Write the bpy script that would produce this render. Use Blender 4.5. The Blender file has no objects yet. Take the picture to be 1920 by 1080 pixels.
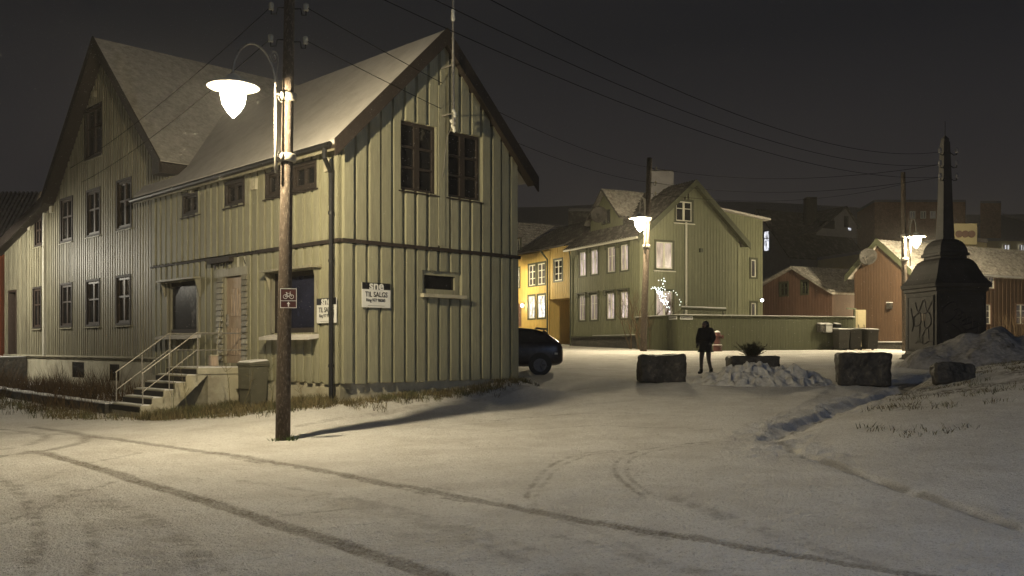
import bpy, bmesh, math, random
import numpy as np
from mathutils import Vector, noise
random.seed(7)
R = math.radians
SC = bpy.context.scene
COL = SC.collection
# ---------------------------------------------------------------- camera
F = 1700.0; HY = 650.0; CZ = 1.6          # focal length and horizon in the photograph's pixels, eye height
cam = bpy.data.cameras.new('camera'); co = bpy.data.objects.new('camera', cam); COL.objects.link(co)
cam.sensor_width = 36; cam.lens = F/1920*36; cam.shift_y = (HY-540)/1920
cam.clip_start = 0.1; cam.clip_end = 3000
co.location = (0, 0, CZ); co.rotation_euler = (R(90), 0, 0)
SC.camera = co
# ---------------------------------------------------------------- sky (overcast night)
W = bpy.data.worlds.new('World'); SC.world = W; W.use_nodes = True
nt = W.node_tree; nt.nodes.clear()
wo = nt.nodes.new('ShaderNodeOutputWorld'); bg = nt.nodes.new('ShaderNodeBackground')
tc = nt.nodes.new('ShaderNodeTexCoord'); sx = nt.nodes.new('ShaderNodeSeparateXYZ'); cr = nt.nodes.new('ShaderNodeValToRGB')
nt.links.new(tc.outputs['Generated'], sx.inputs[0]); nt.links.new(sx.outputs['Z'], cr.inputs[0])
cr.color_ramp.elements[0].position = 0.0; cr.color_ramp.elements[0].color = (.044, .038, .036, 1)
cr.color_ramp.elements[1].position = 0.32; cr.color_ramp.elements[1].color = (.0118, .0122, .0145, 1)
e = cr.color_ramp.elements.new(0.13); e.color = (.035, .032, .034, 1)
nt.links.new(cr.outputs[0], bg.inputs[0]); bg.inputs[1].default_value = 1.05
nt.links.new(bg.outputs[0], wo.inputs[0])
SC.view_settings.view_transform = 'Standard'; SC.view_settings.look = 'None'
SC.view_settings.exposure = 0; SC.view_settings.gamma = 1
SC.cycles.use_denoising = True; SC.cycles.max_bounces = 6; SC.cycles.volume_bounces = 0
SC.cycles.sample_clamp_indirect = 3.0
LAMP_COL = (1.0, .84, .54); P1 = 1900.0; P2 = 3100.0; HAZE = .0007
# ---------------------------------------------------------------- helpers
OFF = {}
class MB:
    def __init__(s): s.v = []; s.f = []
    def pts(s, ps):
        i = len(s.v); s.v += [tuple(p) for p in ps]; return i
    def hexa(s, p):                      # bottom 4, top 4
        i = s.pts(p)
        for q in ((3,2,1,0),(4,5,6,7),(0,1,5,4),(1,2,6,5),(2,3,7,6),(3,0,4,7)): s.f.append(tuple(i+k for k in q))
    def box(s, fr, s0, s1, n0, n1, z0, z1, z1b=None, z0b=None):
        a, b = (z1 if z1b is None else z1b), (z0 if z0b is None else z0b)
        s.hexa([fr.pt(s0,n0,z0), fr.pt(s1,n0,b), fr.pt(s1,n1,b), fr.pt(s0,n1,z0),
                fr.pt(s0,n0,z1), fr.pt(s1,n0,a), fr.pt(s1,n1,a), fr.pt(s0,n1,z1)])
    def prism(s, lo, hi):                # two matching rings
        n = len(lo); i = s.pts(list(lo)+list(hi))
        s.f.append(tuple(i+k for k in range(n))[::-1]); s.f.append(tuple(i+n+k for k in range(n)))
        for k in range(n):
            j = (k+1) % n; s.f.append((i+k, i+j, i+n+j, i+n+k))
    def rings(s, rs, cap=True):
        n = len(rs[0]); i = s.pts([p for r in rs for p in r])
        for a in range(len(rs)-1):
            for k in range(n):
                j = (k+1) % n; b = i+a*n
                s.f.append((b+k, b+j, b+n+j, b+n+k))
        if cap:
            s.f.append(tuple(i+k for k in range(n))[::-1]); b = i+(len(rs)-1)*n; s.f.append(tuple(b+k for k in range(n)))
    def lathe(s, c, prof, seg=20, rot=0.0, cap=True):
        s.rings([[(c[0]+r*math.cos(rot+2*math.pi*k/seg), c[1]+r*math.sin(rot+2*math.pi*k/seg), c[2]+z) for k in range(seg)] for r, z in prof], cap)
    def tube(s, ps, r, seg=8):
        ps = [Vector(p) for p in ps]; rs = []
        rad = r if isinstance(r, (list, tuple)) else [r]*len(ps)
        prev = None
        for i, p in enumerate(ps):
            t = (ps[min(i+1, len(ps)-1)]-ps[max(i-1, 0)])
            if t.length < 1e-9: t = Vector((0,0,1))
            t.normalize()
            if prev is None:
                a = Vector((0,0,1)) if abs(t.z) < .9 else Vector((1,0,0)); x = t.cross(a).normalized()
            else: x = (prev - t*prev.dot(t)).normalized()
            prev = x; y = t.cross(x)
            rs.append([p+(x*math.cos(2*math.pi*k/seg)+y*math.sin(2*math.pi*k/seg))*rad[i] for k in range(seg)])
        s.rings(rs)
    def build(s, name, mat, parent=None, smooth=False, bevel=0, fix=True):
        me = bpy.data.meshes.new(name)
        off = OFF.get(parent.name, Vector((0,0,0))) if parent else Vector((0,0,0))
        me.from_pydata([(p[0]-off.x, p[1]-off.y, p[2]-off.z) for p in s.v], [], s.f)
        if fix:
            bm = bmesh.new(); bm.from_mesh(me); bmesh.ops.recalc_face_normals(bm, faces=bm.faces); bm.to_mesh(me); bm.free()
        me.materials.append(mat)
        if smooth: me.polygons.foreach_set('use_smooth', [True]*len(me.polygons))
        o = bpy.data.objects.new(name, me); COL.objects.link(o)
        if parent: o.parent = parent
        OFF[o.name] = off
        if bevel:
            m = o.modifiers.new('bevel', 'BEVEL'); m.width = bevel; m.segments = 2; m.limit_method = 'ANGLE'
        return o
class Fr:                                # a vertical face: origin, direction, outward normal in plan
    def __init__(s, o, d, n): s.o = o; s.d = d; s.n = n
    def pt(s, a, n, z): return (s.o[0]+s.d[0]*a+s.n[0]*n, s.o[1]+s.d[1]*a+s.n[1]*n, z)
    def s(s, px, n=0.0):
        k = (px-960)/F; ox = s.o[0]+s.n[0]*n; oy = s.o[1]+s.n[1]*n
        return (k*oy-ox)/(s.d[0]-k*s.d[1])
    def z(s, px, py, n=0.0):
        a = s.s(px, n); y = s.pt(a, n, 0)[1]; return CZ+(HY-py)*y/F
    def rect(s, x0, yt, x1, yb, n=0.0):
        a, b = sorted((s.s(x0, n), s.s(x1, n))); m = (x0+x1)/2
        return (a, b, s.z(m, yb, n), s.z(m, yt, n))
def house_frame(px, depth, vpl):
    k = (vpl-960)/F; L = math.hypot(k, 1); v = (k/L, 1/L); u = (v[1], -v[0])
    o = ((px-960)/F*depth, depth)
    class H: pass
    h = H(); h.o = o; h.u = u; h.v = v
    h.pt = lambda a, b, z: (o[0]+u[0]*a+v[0]*b, o[1]+u[1]*a+v[1]*b, z)
    h.long = Fr(o, v, (-u[0], -u[1])); h.gable = Fr(o, u, (-v[0], -v[1]))
    return h
def at(px, py, d): return Vector(((px-960)/F*d, d, CZ+(HY-py)*d/F))
def tag(o, label, cat, group=None, kind=None):
    o['label'] = label; o['category'] = cat
    if group: o['group'] = group
    if kind: o['kind'] = kind
    return o
def empty(name, loc, label=None, cat=None, group=None):
    o = bpy.data.objects.new(name, None); COL.objects.link(o); o.location = loc; o.empty_display_size = .2
    OFF[o.name] = Vector(loc)
    if label: tag(o, label, cat, group)
    return o
def copy_tree(o, parent=None):
    c = o.copy(); COL.objects.link(c)
    if parent: c.parent = parent
    for ch in [x for x in bpy.data.objects if x.parent == o]: copy_tree(ch, c)
    return c
W0 = Fr((0,0), (1,0), (0,1))             # plain world frame: s=x, n=y
# ---------------------------------------------------------------- materials
def mat(name, col, rough=.8, var=.12, scale=6.0, stretch=(1,1,1), bump=.0, bscale=40.0, island=0.0, col2=None, thr=(.45,.6), spec=.5, metal=0.0, dirt=None):
    m = bpy.data.materials.new(name); m.use_nodes = True; n = m.node_tree.nodes; l = m.node_tree.links
    p = n['Principled BSDF']; p.inputs['Roughness'].default_value = rough; p.inputs['Metallic'].default_value = metal
    p.inputs['Specular IOR Level'].default_value = spec
    t = n.new('ShaderNodeTexCoord'); mp = n.new('ShaderNodeMapping'); l.new(t.outputs['Object'], mp.inputs[0]); mp.inputs['Scale'].default_value = stretch
    nz = n.new('ShaderNodeTexNoise'); nz.inputs['Scale'].default_value = scale; nz.inputs['Detail'].default_value = 6; l.new(mp.outputs[0], nz.inputs[0])
    mr = n.new('ShaderNodeMapRange'); mr.inputs[1].default_value = .3; mr.inputs[2].default_value = .7; mr.inputs[3].default_value = 1-var; mr.inputs[4].default_value = 1+var
    l.new(nz.outputs[0], mr.inputs[0]); val = mr.outputs[0]
    if island:
        g = n.new('ShaderNodeNewGeometry'); m2 = n.new('ShaderNodeMapRange'); m2.inputs[3].default_value = 1-island; m2.inputs[4].default_value = 1+island
        l.new(g.outputs['Random Per Island'], m2.inputs[0]); mu = n.new('ShaderNodeMath'); mu.operation = 'MULTIPLY'
        l.new(val, mu.inputs[0]); l.new(m2.outputs[0], mu.inputs[1]); val = mu.outputs[0]
    base = None
    if col2:
        nb = n.new('ShaderNodeTexNoise'); nb.inputs['Scale'].default_value = scale*.37; nb.inputs['Detail'].default_value = 8; nb.inputs['Roughness'].default_value = .65
        l.new(mp.outputs[0], nb.inputs[0]); r2 = n.new('ShaderNodeMapRange'); r2.inputs[1].default_value = thr[0]; r2.inputs[2].default_value = thr[1]
        l.new(nb.outputs[0], r2.inputs[0]); mx = n.new('ShaderNodeMix'); mx.data_type = 'RGBA'
        mx.inputs[6].default_value = (*col, 1); mx.inputs[7].default_value = (*col2, 1); l.new(r2.outputs[0], mx.inputs[0]); base = mx.outputs[2]
    vm = n.new('ShaderNodeVectorMath'); vm.operation = 'SCALE'
    if base: l.new(base, vm.inputs[0])
    else: vm.inputs[0].default_value = col
    l.new(val, vm.inputs['Scale']); l.new(vm.outputs[0], p.inputs['Base Color'])
    if bump:
        b = n.new('ShaderNodeBump'); b.inputs['Strength'].default_value = 1; b.inputs['Distance'].default_value = bump
        n3 = n.new('ShaderNodeTexNoise'); n3.inputs['Scale'].default_value = bscale; n3.inputs['Detail'].default_value = 5; l.new(mp.outputs[0], n3.inputs[0])
        l.new(n3.outputs[0], b.inputs['Height']); l.new(b.outputs[0], p.inputs['Normal'])
    return m
def emit(name, col, strength, base=(.5,.5,.5), noise_s=None):
    m = bpy.data.materials.new(name); m.use_nodes = True; n = m.node_tree.nodes; l = m.node_tree.links; p = n['Principled BSDF']
    p.inputs['Base Color'].default_value = (*base, 1); p.inputs['Emission Color'].default_value = (*col, 1); p.inputs['Emission Strength'].default_value = strength
    p.inputs['Roughness'].default_value = .25
    if noise_s:
        oi = n.new('ShaderNodeObjectInfo'); om = n.new('ShaderNodeMapRange'); om.inputs[3].default_value = .35; om.inputs[4].default_value = 1.7; l.new(oi.outputs['Random'], om.inputs[0]); mm = n.new('ShaderNodeMath'); mm.operation = 'MULTIPLY'; l.new(om.outputs[0], mm.inputs[1])
        t = n.new('ShaderNodeTexCoord'); mp = n.new('ShaderNodeMapping'); mp.inputs['Scale'].default_value = noise_s; l.new(t.outputs['Object'], mp.inputs[0])
        nz = n.new('ShaderNodeTexNoise'); nz.inputs['Scale'].default_value = 1; nz.inputs['Detail'].default_value = 3; l.new(mp.outputs[0], nz.inputs[0])
        mr = n.new('ShaderNodeMapRange'); mr.inputs[1].default_value = .35; mr.inputs[2].default_value = .65; mr.inputs[3].default_value = .15*strength; mr.inputs[4].default_value = 1.6*strength
        l.new(nz.outputs[0], mr.inputs[0]); l.new(mr.outputs[0], mm.inputs[0]); l.new(mm.outputs[0], p.inputs['Emission Strength'])
    return m
def emat(name, col, strength):
    m = bpy.data.materials.new(name); m.use_nodes = True; n = m.node_tree.nodes; n.clear()
    o = n.new('ShaderNodeOutputMaterial'); e = n.new('ShaderNodeEmission'); e.inputs[0].default_value = (*col, 1); e.inputs[1].default_value = strength
    m.node_tree.links.new(e.outputs[0], o.inputs[0]); return m
WD = (3, 3, .35)
M = {}
M['siding'] = mat('pale_green_paint', (.275,.266,.180), .6, .12, 7, (5,5,.5), .005, 22, .10, col2=(.22,.205,.145), thr=(.48,.72))
M['siding2'] = mat('weathered_green_paint', (.245,.228,.16), .52, .20, 6, WD, .006, 22, .2, col2=(.18,.16,.105), thr=(.46,.68))
M['trimdark'] = mat('dark_brown_wood', (.024,.017,.013), .7, .25, 6, (3,3,1), .003, 30)
M['framedark'] = mat('dark_window_wood', (.045,.030,.022), .5, .2, 8)
M['concrete'] = mat('old_plaster', (.42,.39,.29), .9, .15, 3, (1,1,1), .01, 12, col2=(.24,.21,.15), thr=(.5,.68))
M['snowroof'] = mat('thin_snow_on_roof', (.56,.53,.49), .9, .06, 4, (1,1,1), .008, 20, col2=(.47,.44,.40), thr=(.42,.7))
M['oldroof'] = mat('slate_roof_with_dusting', (.36,.335,.28), .9, .15, 12, (1,1,1), .015, 16, col2=(.50,.47,.41), thr=(.40,.66))
M['snow'] = mat('fresh_snow', (.72,.71,.69), .9, .05, 6, (1,1,1), .02, 18)
M['snowdirty'] = mat('dirty_ploughed_snow', (.30,.29,.285), .9, .2, 9, (1,1,1), .05, 9, col2=(.10,.085,.065), thr=(.52,.72))
M['black'] = mat('black_metal', (.012,.012,.012), .5, .2, 8, spec=.3)
M['wire'] = mat('weathered_wire', (.012,.011,.010), .95, .1, 8, spec=.0)
M['steel'] = mat('galvanised_steel', (.30,.28,.24), .5, .2, 20, metal=.4)
M['polewood'] = mat('frosted_creosoted_wood', (.050,.034,.022), .8, .3, 30, (3,3,1), .012, 50, col2=(.13,.105,.08), thr=(.52,.62))
M['frostpole'] = mat('frosted_wood', (.06,.045,.032), .8, .3, 9, (3,3,1), .01, 60, col2=(.20,.17,.13), thr=(.56,.66))
M['glassdark'] = mat('dark_window_glass', (.012,.012,.013), .08, .2, 2)
M['glassold'] = mat('old_glass_pale_patches', (.012,.012,.013), .12, .2, 2.2, (2,2,1), col2=(.13,.12,.105), thr=(.56,.70))  # dark old panes with pale patches scattered by noise
M['glassfrost'] = mat('frosted_shop_glass', (.03,.03,.035), .25, .4, 2, (1,1,1), 0, 10, col2=(.30,.31,.33), thr=(.55,.75))
M['white'] = mat('white_paint', (.70,.68,.58), .5, .06, 5)
M['signwhite'] = mat('sign_white', (.66,.66,.63), .4, .03, 5)
M['signblack'] = mat('sign_black', (.012,.012,.014), .4, .03, 5)
M['stone'] = mat('rough_granite', (.036,.032,.027), .6, .4, 12, (1,1,1), .05, 12, col2=(.085,.075,.062), thr=(.5,.7))
M['grass'] = mat('dry_grass', (.15,.12,.058), .9, .35, 3, (1,1,1), island=.5, col2=(.085,.09,.04), thr=(.48,.6))
M['weed'] = mat('dead_weeds', (.085,.055,.028), .9, .3, 3, island=.5)
# ---------------------------------------------------------------- terrain
def _w(px, py, d):
    p = at(px, py, d); return (p.x, p.y, p.z)
GP = [(-18,2,0),(-6,2,0),(0,2,0),(8,2,0),(18,2,.1),(-10,8,0),(-3,8,0),(1,8,0),(6,8,0),(12,9,.1),(-22,12,-.1),(-7.6,13.4,-.04),(-10.9,19.3,-.1),(-24,20,-.1),
      (-3.97,15.7,0),(-3.61,18.9,.38),(-5.4,20.6,.2),(-8.77,20.6,.0),(-12.1,27.2,.22),(-10.6,22.6,.02),(-16.3,31.5,.3),(-19.9,35.3,.35),(-16,24.5,-.05),(.13,22.6,.76),_w(800,739,20.6),
      (-3.15,16.74,.064),(-2.02,18.3,.147),(-.12,20.9,.285),(1.35,22.9,.47),(.5,20.4,.275),(.55,23.6,.50),(2.15,22.3,.45),(-2.55,18.7,.17),(-1.5,17.9,.12),(-1.75,20.25,.42),(-.4,21.9,.64),(-2.75,19.2,.36),(-.7,21.0,.40),(3.2,25,.68),_w(1030,699,28),_w(1322,701,28),_w(1240,719,24),_w(1617,727,22.5),_w(1200,658.5,43),_w(1070,649,56),
      _w(1700,676,32),_w(1600,656,48),_w(1920,658,54),_w(1300,657.5,46),_w(1450,686,27),_w(1780,722,21.5),(0,12.7,.05),(2,15.5,.14),(4.68,15.3,.22),(6.25,17.7,.36),(9.4,22,.5),(14,16,.45),(20,25,.8),(14,10,.2),
      (-3,28,.85),(-8,32,.7),(-10,45,1.2),(2,60,1.8),(30,62,1.7),(-30,50,1),(-40,25,0),(45,40,1.2),(-40,0,0),(45,0,.1),(0,-30,0),(-30,-30,0),(30,-30,0),(-60,80,1.8),(70,80,1.8),(0,90,2.0),(30,100,2)]
GA = np.array(GP); _n = len(GA)
def _tps(r2): return np.where(r2 < 1e-12, 0, .5*r2*np.log(np.maximum(r2, 1e-12)))
_D = ((GA[:,None,:2]-GA[None,:,:2])**2).sum(-1); _A = np.zeros((_n+3,_n+3)); _A[:_n,:_n] = _tps(_D)+np.eye(_n)*.006
_A[:_n,_n] = 1; _A[:_n,_n+1:] = GA[:,:2]; _A[_n,:_n] = 1; _A[_n+1:,:_n] = GA[:,:2].T
_S = np.linalg.solve(_A, np.concatenate([GA[:,2], [0,0,0]]))
KY = np.array([-40,4,8,9.9,12.75,14.2,15.3,17.7,19.7,22,25,30]); KX = np.array([9,5.2,4.52,4.3,4.05,4.15,4.68,6.25,7.6,9.4,12.2,18])
def base_z(x, y):
    cx = np.clip(x, -60, 70); cy = np.clip(y, -30, 95)
    out = np.full(np.shape(cx), _S[_n]) + _S[_n+1]*cx + _S[_n+2]*cy
    for i in range(_n): out = out + _S[i]*_tps((cx-GA[i,0])**2+(cy-GA[i,1])**2)
    return out
def sst(a, b, x):
    t = np.clip((x-a)/(b-a), 0, 1); return t*t*(3-2*t)
def vnoise(x, y, sc, seed=0):
    x = x*sc+seed*17.3; y = y*sc+seed*9.1; xi = np.floor(x).astype(int); yi = np.floor(y).astype(int); fx = x-xi; fy = y-yi
    fx = fx*fx*(3-2*fx); fy = fy*fy*(3-2*fy)
    h = lambda a, b: ((np.sin(a*127.1+b*311.7+seed*7.7)*43758.5453) % 1)
    return (h(xi,yi)*(1-fx)+h(xi+1,yi)*fx)*(1-fy)+(h(xi,yi+1)*(1-fx)+h(xi+1,yi+1)*fx)*fy
def ground_z(x, y):
    z = base_z(x, y)
    kx = np.interp(y, KY, KX); dk = (x-kx)*.85
    far = 1-sst(23.5, 28, y)
    lift = sst(-.02, .04, dk)*.03*(1-sst(12,14,y)) + np.clip(dk, 0, 9)*.115*sst(9, 17, y)+ np.clip(dk,0,9)*.03
    z = z + np.where(y < 28, lift*far, 0)
    g = sst(12.2, 16.5, y)*(1-sst(22, 25, y))
    w = .34+.10*np.sin(y*1.7)+.05*np.sin(y*4.1)+.12*(vnoise(x,y,2.3,31)-.5)+.10*(vnoise(x,y,7,32)-.5)
    z = z - .15*g*sst(-w-.05, -.10, dk)*(1-.85*sst(-.06, .55, dk)) - .03*(1-g)*np.exp(-((dk+.05)/.05)**2)*far
    return z
def gz(x, y): return float(ground_z(np.array([x], float), np.array([y], float))[0])
def on_ground(px, py):
    k = (px-960)/F; s = (HY-py)/F; lo, hi = 2.0, 80.0
    d = np.linspace(lo, hi, 800); g = ground_z(k*d, d); h = CZ+s*d; i = np.argmax(h < g); return (k*d[i], d[i])
def axis(segs, lo_far, hi_far):
    out = []
    for a, b, st in segs: out += list(np.arange(a, b-1e-9, st))
    out.append(segs[-1][1]); st = segs[-1][2]
    while out[-1] < hi_far: st *= 1.12; out.append(out[-1]+st)
    st = segs[0][2]; pre = [segs[0][0]]
    while pre[-1] > lo_far: st *= 1.12; pre.append(pre[-1]-st)
    return np.array(pre[::-1][:-1]+out)
gx = axis([(-14,-7,.09),(-7,7,.035),(7,16,.07),(16,30,.3)], -1500, 1500)
gy = axis([(4.2,13,.035),(13,25,.06),(25,60,.25)], -1000, 2500)
GX, GY = np.meshgrid(gx, gy); GZ = ground_z(GX, GY)
def seg_dist(P, pts):
    best = np.full(P[0].shape, 1e9); 
    for (x0,y0),(x1,y1) in zip(pts[:-1], pts[1:]):
        dx, dy = x1-x0, y1-y0; L = dx*dx+dy*dy+1e-9
        t = np.clip(((P[0]-x0)*dx+(P[1]-y0)*dy)/L, 0, 1)
        best = np.minimum(best, np.hypot(P[0]-x0-t*dx, P[1]-y0-t*dy))
    return best
def smooth_line(pts, n=6):
    out = []
    P = [pts[0]]+list(pts)+[pts[-1]]
    for i in range(1, len(P)-2):
        for k in range(n):
            t = k/n; a,b,c,d = P[i-1],P[i],P[i+1],P[i+2]
            out.append(tuple(.5*((2*b[j])+(-a[j]+c[j])*t+(2*a[j]-5*b[j]+4*c[j]-d[j])*t*t+(-a[j]+3*b[j]-3*c[j]+d[j])*t**3) for j in (0,1)))
    out.append(pts[-1]); return out
TR = [([(60,845),(160,872),(300,915),(470,965),(640,1020),(810,1080),(1010,1150)], .115, .9),
      ([(120,812),(240,828),(500,865),(760,915),(1000,958),(1250,1005),(1500,1047),(1760,1090),(2000,1130)], .105, .8),
      ([(330,842),(600,885),(800,930),(1000,960),(1250,1012)], .045, .55),
      ([(-60,868),(40,850),(120,838),(160,825),(140,812),(60,800)], .10, .7), ([(-60,850),(30,838),(85,822),(60,812),(0,806)], .10, .6),
      ([(985,955),(990,925),(1010,895),(1045,868),(1100,850),(1200,842)], .035, .5), ([(1210,935),(1170,905),(1152,882),(1165,862),(1220,840),(1330,828)], .035, .55), ([(1002,950),(1008,925),(1030,895),(1065,868),(1120,852),(1220,845)], .03, .4), ([(1232,935),(1190,905),(1175,882),(1188,862),(1240,843),(1330,832)], .03, .45),
      ([(100,900),(200,960),(270,1020),(300,1090)], .14, .22), ([(600,930),(850,1000),(1010,1060),(1100,1100)], .16, .28),
      ([(480,975),(560,962),(650,955)], .05, .4), ([(1260,930),(1400,985),(1520,1020)], .16, .18), ([(700,900),(900,930),(1100,990),(1250,1060)], .05, .25),
      ([(0,812),(150,818),(330,840)], .05, .5), ([(-40,1000),(60,960),(140,930),(210,905)], .05, .5), ([(-60,930),(60,905),(160,870),(260,850)], .05, .4), ([(40,1090),(70,1020),(60,960),(20,910),(-40,880)], .07, .5), ([(160,1090),(175,1030),(160,980),(110,930)], .05, .45), ([(420,1090),(330,1010),(250,960),(150,920)], .12, .42), ([(1100,1090),(1000,1040),(850,985),(650,935),(450,900)], .06, .35), ([(1400,1090),(1250,1060),(1050,1010)], .09, .4), ([(1250,930),(1420,990),(1600,1050),(1750,1090)], .10, .42), ([(900,790),(1100,775),(1300,780)], .04, .45), ([(880,815),(1100,800),(1350,805)], .04, .4), ([(560,800),(700,778),(900,752),(1100,728)], .10, .35), ([(700,790),(850,800),(1100,760),(1300,745)], .2, .15), ([(980,692),(1200,690),(1400,697)], .12, .3), ([(1060,672),(1200,676),(1500,682)], .1, .3)]
mask = np.zeros_like(GX); near = (GY > 4) & (GY < 45) & (np.abs(GX) < 22)
PXY = (GX[near], GY[near]); mk = np.zeros(PXY[0].shape)
for pts, w, st in TR:
    gp = smooth_line([on_ground(*p) for p in pts])
    d = seg_dist(PXY, gp); mk = np.maximum(mk, st*(1-sst(w*.7, w*1.15, d)))
mask[near] = mk
mask = np.where(mask < .62, mask*sst(.25,.7,vnoise(GX,GY,5,21)*.5+vnoise(GX,GY,14,22)*.5)*1.15, mask*(.75+.35*vnoise(GX,GY,3,23))).clip(0,1)
fade = np.exp(-((GY-10)/40)**2)
GZ2 = GZ + fade*(.028*(vnoise(GX,GY,1.1,1)-.5)+.014*(vnoise(GX,GY,4,2)-.5)+.008*(vnoise(GX,GY,13,3)-.5)) - .012*mask*(1-.4*vnoise(GX,GY,16,4))
ang = .86*GX+.5*GY                                                   # tread ribs across the ruts
rng = np.random.default_rng(5); dkk = (GX-np.interp(GY, KY, KX))*.85
fine = np.exp(-((GY-8)/9)**2)*(np.abs(GX) < 14)
GZ2 += fine*(.010*(rng.random(GX.shape)-.5)+.012*(vnoise(GX,GY,24,12)-.5)*(vnoise(GX,GY,1.7,13) > .35))
GZ2 += .011*mask*(np.sin(ang*62+3*vnoise(GX,GY,1.2,35))*(GY < 14))
ch = (dkk > -.8)&(dkk < .5)&(GY > 12)&(GY < 24)
GZ2 += ch*.07*(vnoise(GX,GY,5,33)-.5)+ch*.035*(vnoise(GX,GY,12,34)-.5)
lawn = sst(0, .3, (GX-np.interp(GY, KY, KX)))*sst(15, 18, GY)*(1-sst(24,27,GY))
GZ2 += lawn*.05*(vnoise(GX,GY,7,5)-.5)
hill = sst(150, 500, GY)*(66+12*vnoise(GX,GY,.006,8)+4*vnoise(GX,GY,.02,9)); GZ2 = GZ2 + hill
ny, nx = GX.shape
vv = np.stack([GX, GY, GZ2], -1).reshape(-1, 3)
idx = np.arange(nx*ny).reshape(ny, nx)
ff = np.stack([idx[:-1,:-1], idx[:-1,1:], idx[1:,1:], idx[1:,:-1]], -1).reshape(-1, 4)
me = bpy.data.meshes.new('ground'); me.vertices.add(len(vv)); me.vertices.foreach_set('co', vv.astype('f').ravel())
me.loops.add(ff.size); me.loops.foreach_set('vertex_index', ff.ravel()); me.polygons.add(len(ff)); me.polygons.foreach_set('loop_start', np.arange(0, ff.size, 4))
me.update(calc_edges=True); me.polygons.foreach_set('use_smooth', np.ones(len(ff), bool))
at_ = me.attributes.new('track', 'FLOAT', 'POINT'); at_.data.foreach_set('value', mask.ravel().astype('f'))
at2 = me.attributes.new('lawn', 'FLOAT', 'POINT'); at2.data.foreach_set('value', (lawn*sst(.42,.75,vnoise(GX,GY,.9,6)*.6+vnoise(GX,GY,3,7)*.4)+ sst(150,200,GY)).clip(0,1).ravel().astype('f'))
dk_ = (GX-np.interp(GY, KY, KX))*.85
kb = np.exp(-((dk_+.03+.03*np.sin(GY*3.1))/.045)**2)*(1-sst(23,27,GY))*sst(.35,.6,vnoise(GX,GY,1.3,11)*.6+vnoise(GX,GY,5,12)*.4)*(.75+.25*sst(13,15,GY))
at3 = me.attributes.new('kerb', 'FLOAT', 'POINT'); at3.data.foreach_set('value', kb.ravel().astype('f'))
gm = bpy.data.materials.new('snowy_ground'); gm.use_nodes = True; n = gm.node_tree.nodes; l = gm.node_tree.links; p = n['Principled BSDF']; p.inputs['Roughness'].default_value = .85
p.inputs['Specular IOR Level'].default_value = .25
def NN(t, **k):
    x = n.new(t)
    for a, b in k.items(): setattr(x, a, b)
    return x
def MXC(fac, c1, c2):
    m = NN('ShaderNodeMix', data_type='RGBA')
    for i, c in ((6, c1), (7, c2)):
        if isinstance(c, tuple): m.inputs[i].default_value = (*c, 1)
        else: l.new(c, m.inputs[i])
    l.new(fac, m.inputs[0]); return m.outputs[2]
def NZ(sc, det=6, ro=.6):
    z = NN('ShaderNodeTexNoise'); z.inputs['Scale'].default_value = sc; z.inputs['Detail'].default_value = det; z.inputs['Roughness'].default_value = ro
    l.new(tcn.outputs['Object'], z.inputs[0]); return z.outputs[0]
def MR(x, a, b, c=0, d=1):
    m = NN('ShaderNodeMapRange'); l.new(x, m.inputs[0])
    for i, q in enumerate((a, b, c, d)): m.inputs[i+1].default_value = q
    return m.outputs[0]
def MA(op, a, b):
    m = NN('ShaderNodeMath', operation=op)
    for i, q in enumerate((a, b)):
        if isinstance(q, (int, float)): m.inputs[i].default_value = q
        else: l.new(q, m.inputs[i])
    return m.outputs[0]
tcn = NN('ShaderNodeTexCoord')
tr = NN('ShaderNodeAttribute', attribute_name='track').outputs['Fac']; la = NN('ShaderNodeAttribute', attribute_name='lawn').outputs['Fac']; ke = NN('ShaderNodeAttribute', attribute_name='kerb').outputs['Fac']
snow = MXC(MR(NZ(.9, 8, .65), .42, .66), (.88,.86,.83), (.72,.69,.65))
snow = MXC(MR(NZ(16, 5, .8), .54, .70, 0, .8), snow, (.48,.45,.41))
snow = MXC(MR(NZ(48, 3, .8), .54, .64, 0, .7), snow, (.42,.38,.34))
snow = MXC(MR(NZ(70, 3, .7), .66, .74, 0, .6), snow, (.20,.17,.14))
tm = MA('MULTIPLY', tr, MR(NZ(22, 4, .7), .3, .62, .35, 1))
c = MXC(tm, snow, (.17,.14,.105))
c = MXC(MA('MULTIPLY', la, MR(NZ(9, 5, .7), .40, .58)), c, (.085,.06,.028))
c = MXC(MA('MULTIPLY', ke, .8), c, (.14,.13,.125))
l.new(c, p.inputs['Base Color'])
b = NN('ShaderNodeBump'); b.inputs['Distance'].default_value = .075; b.inputs['Strength'].default_value = 1
hh = MA('ADD', MA('MULTIPLY', NZ(34, 3, .75), .85), MA('MULTIPLY', NZ(6, 5, .7), 1.0)); l.new(hh, b.inputs['Height']); l.new(b.outputs[0], p.inputs['Normal'])
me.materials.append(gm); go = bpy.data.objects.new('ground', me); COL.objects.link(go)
tag(go, 'snow covered street and yard with tyre tracks', 'ground', kind='structure')
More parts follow.
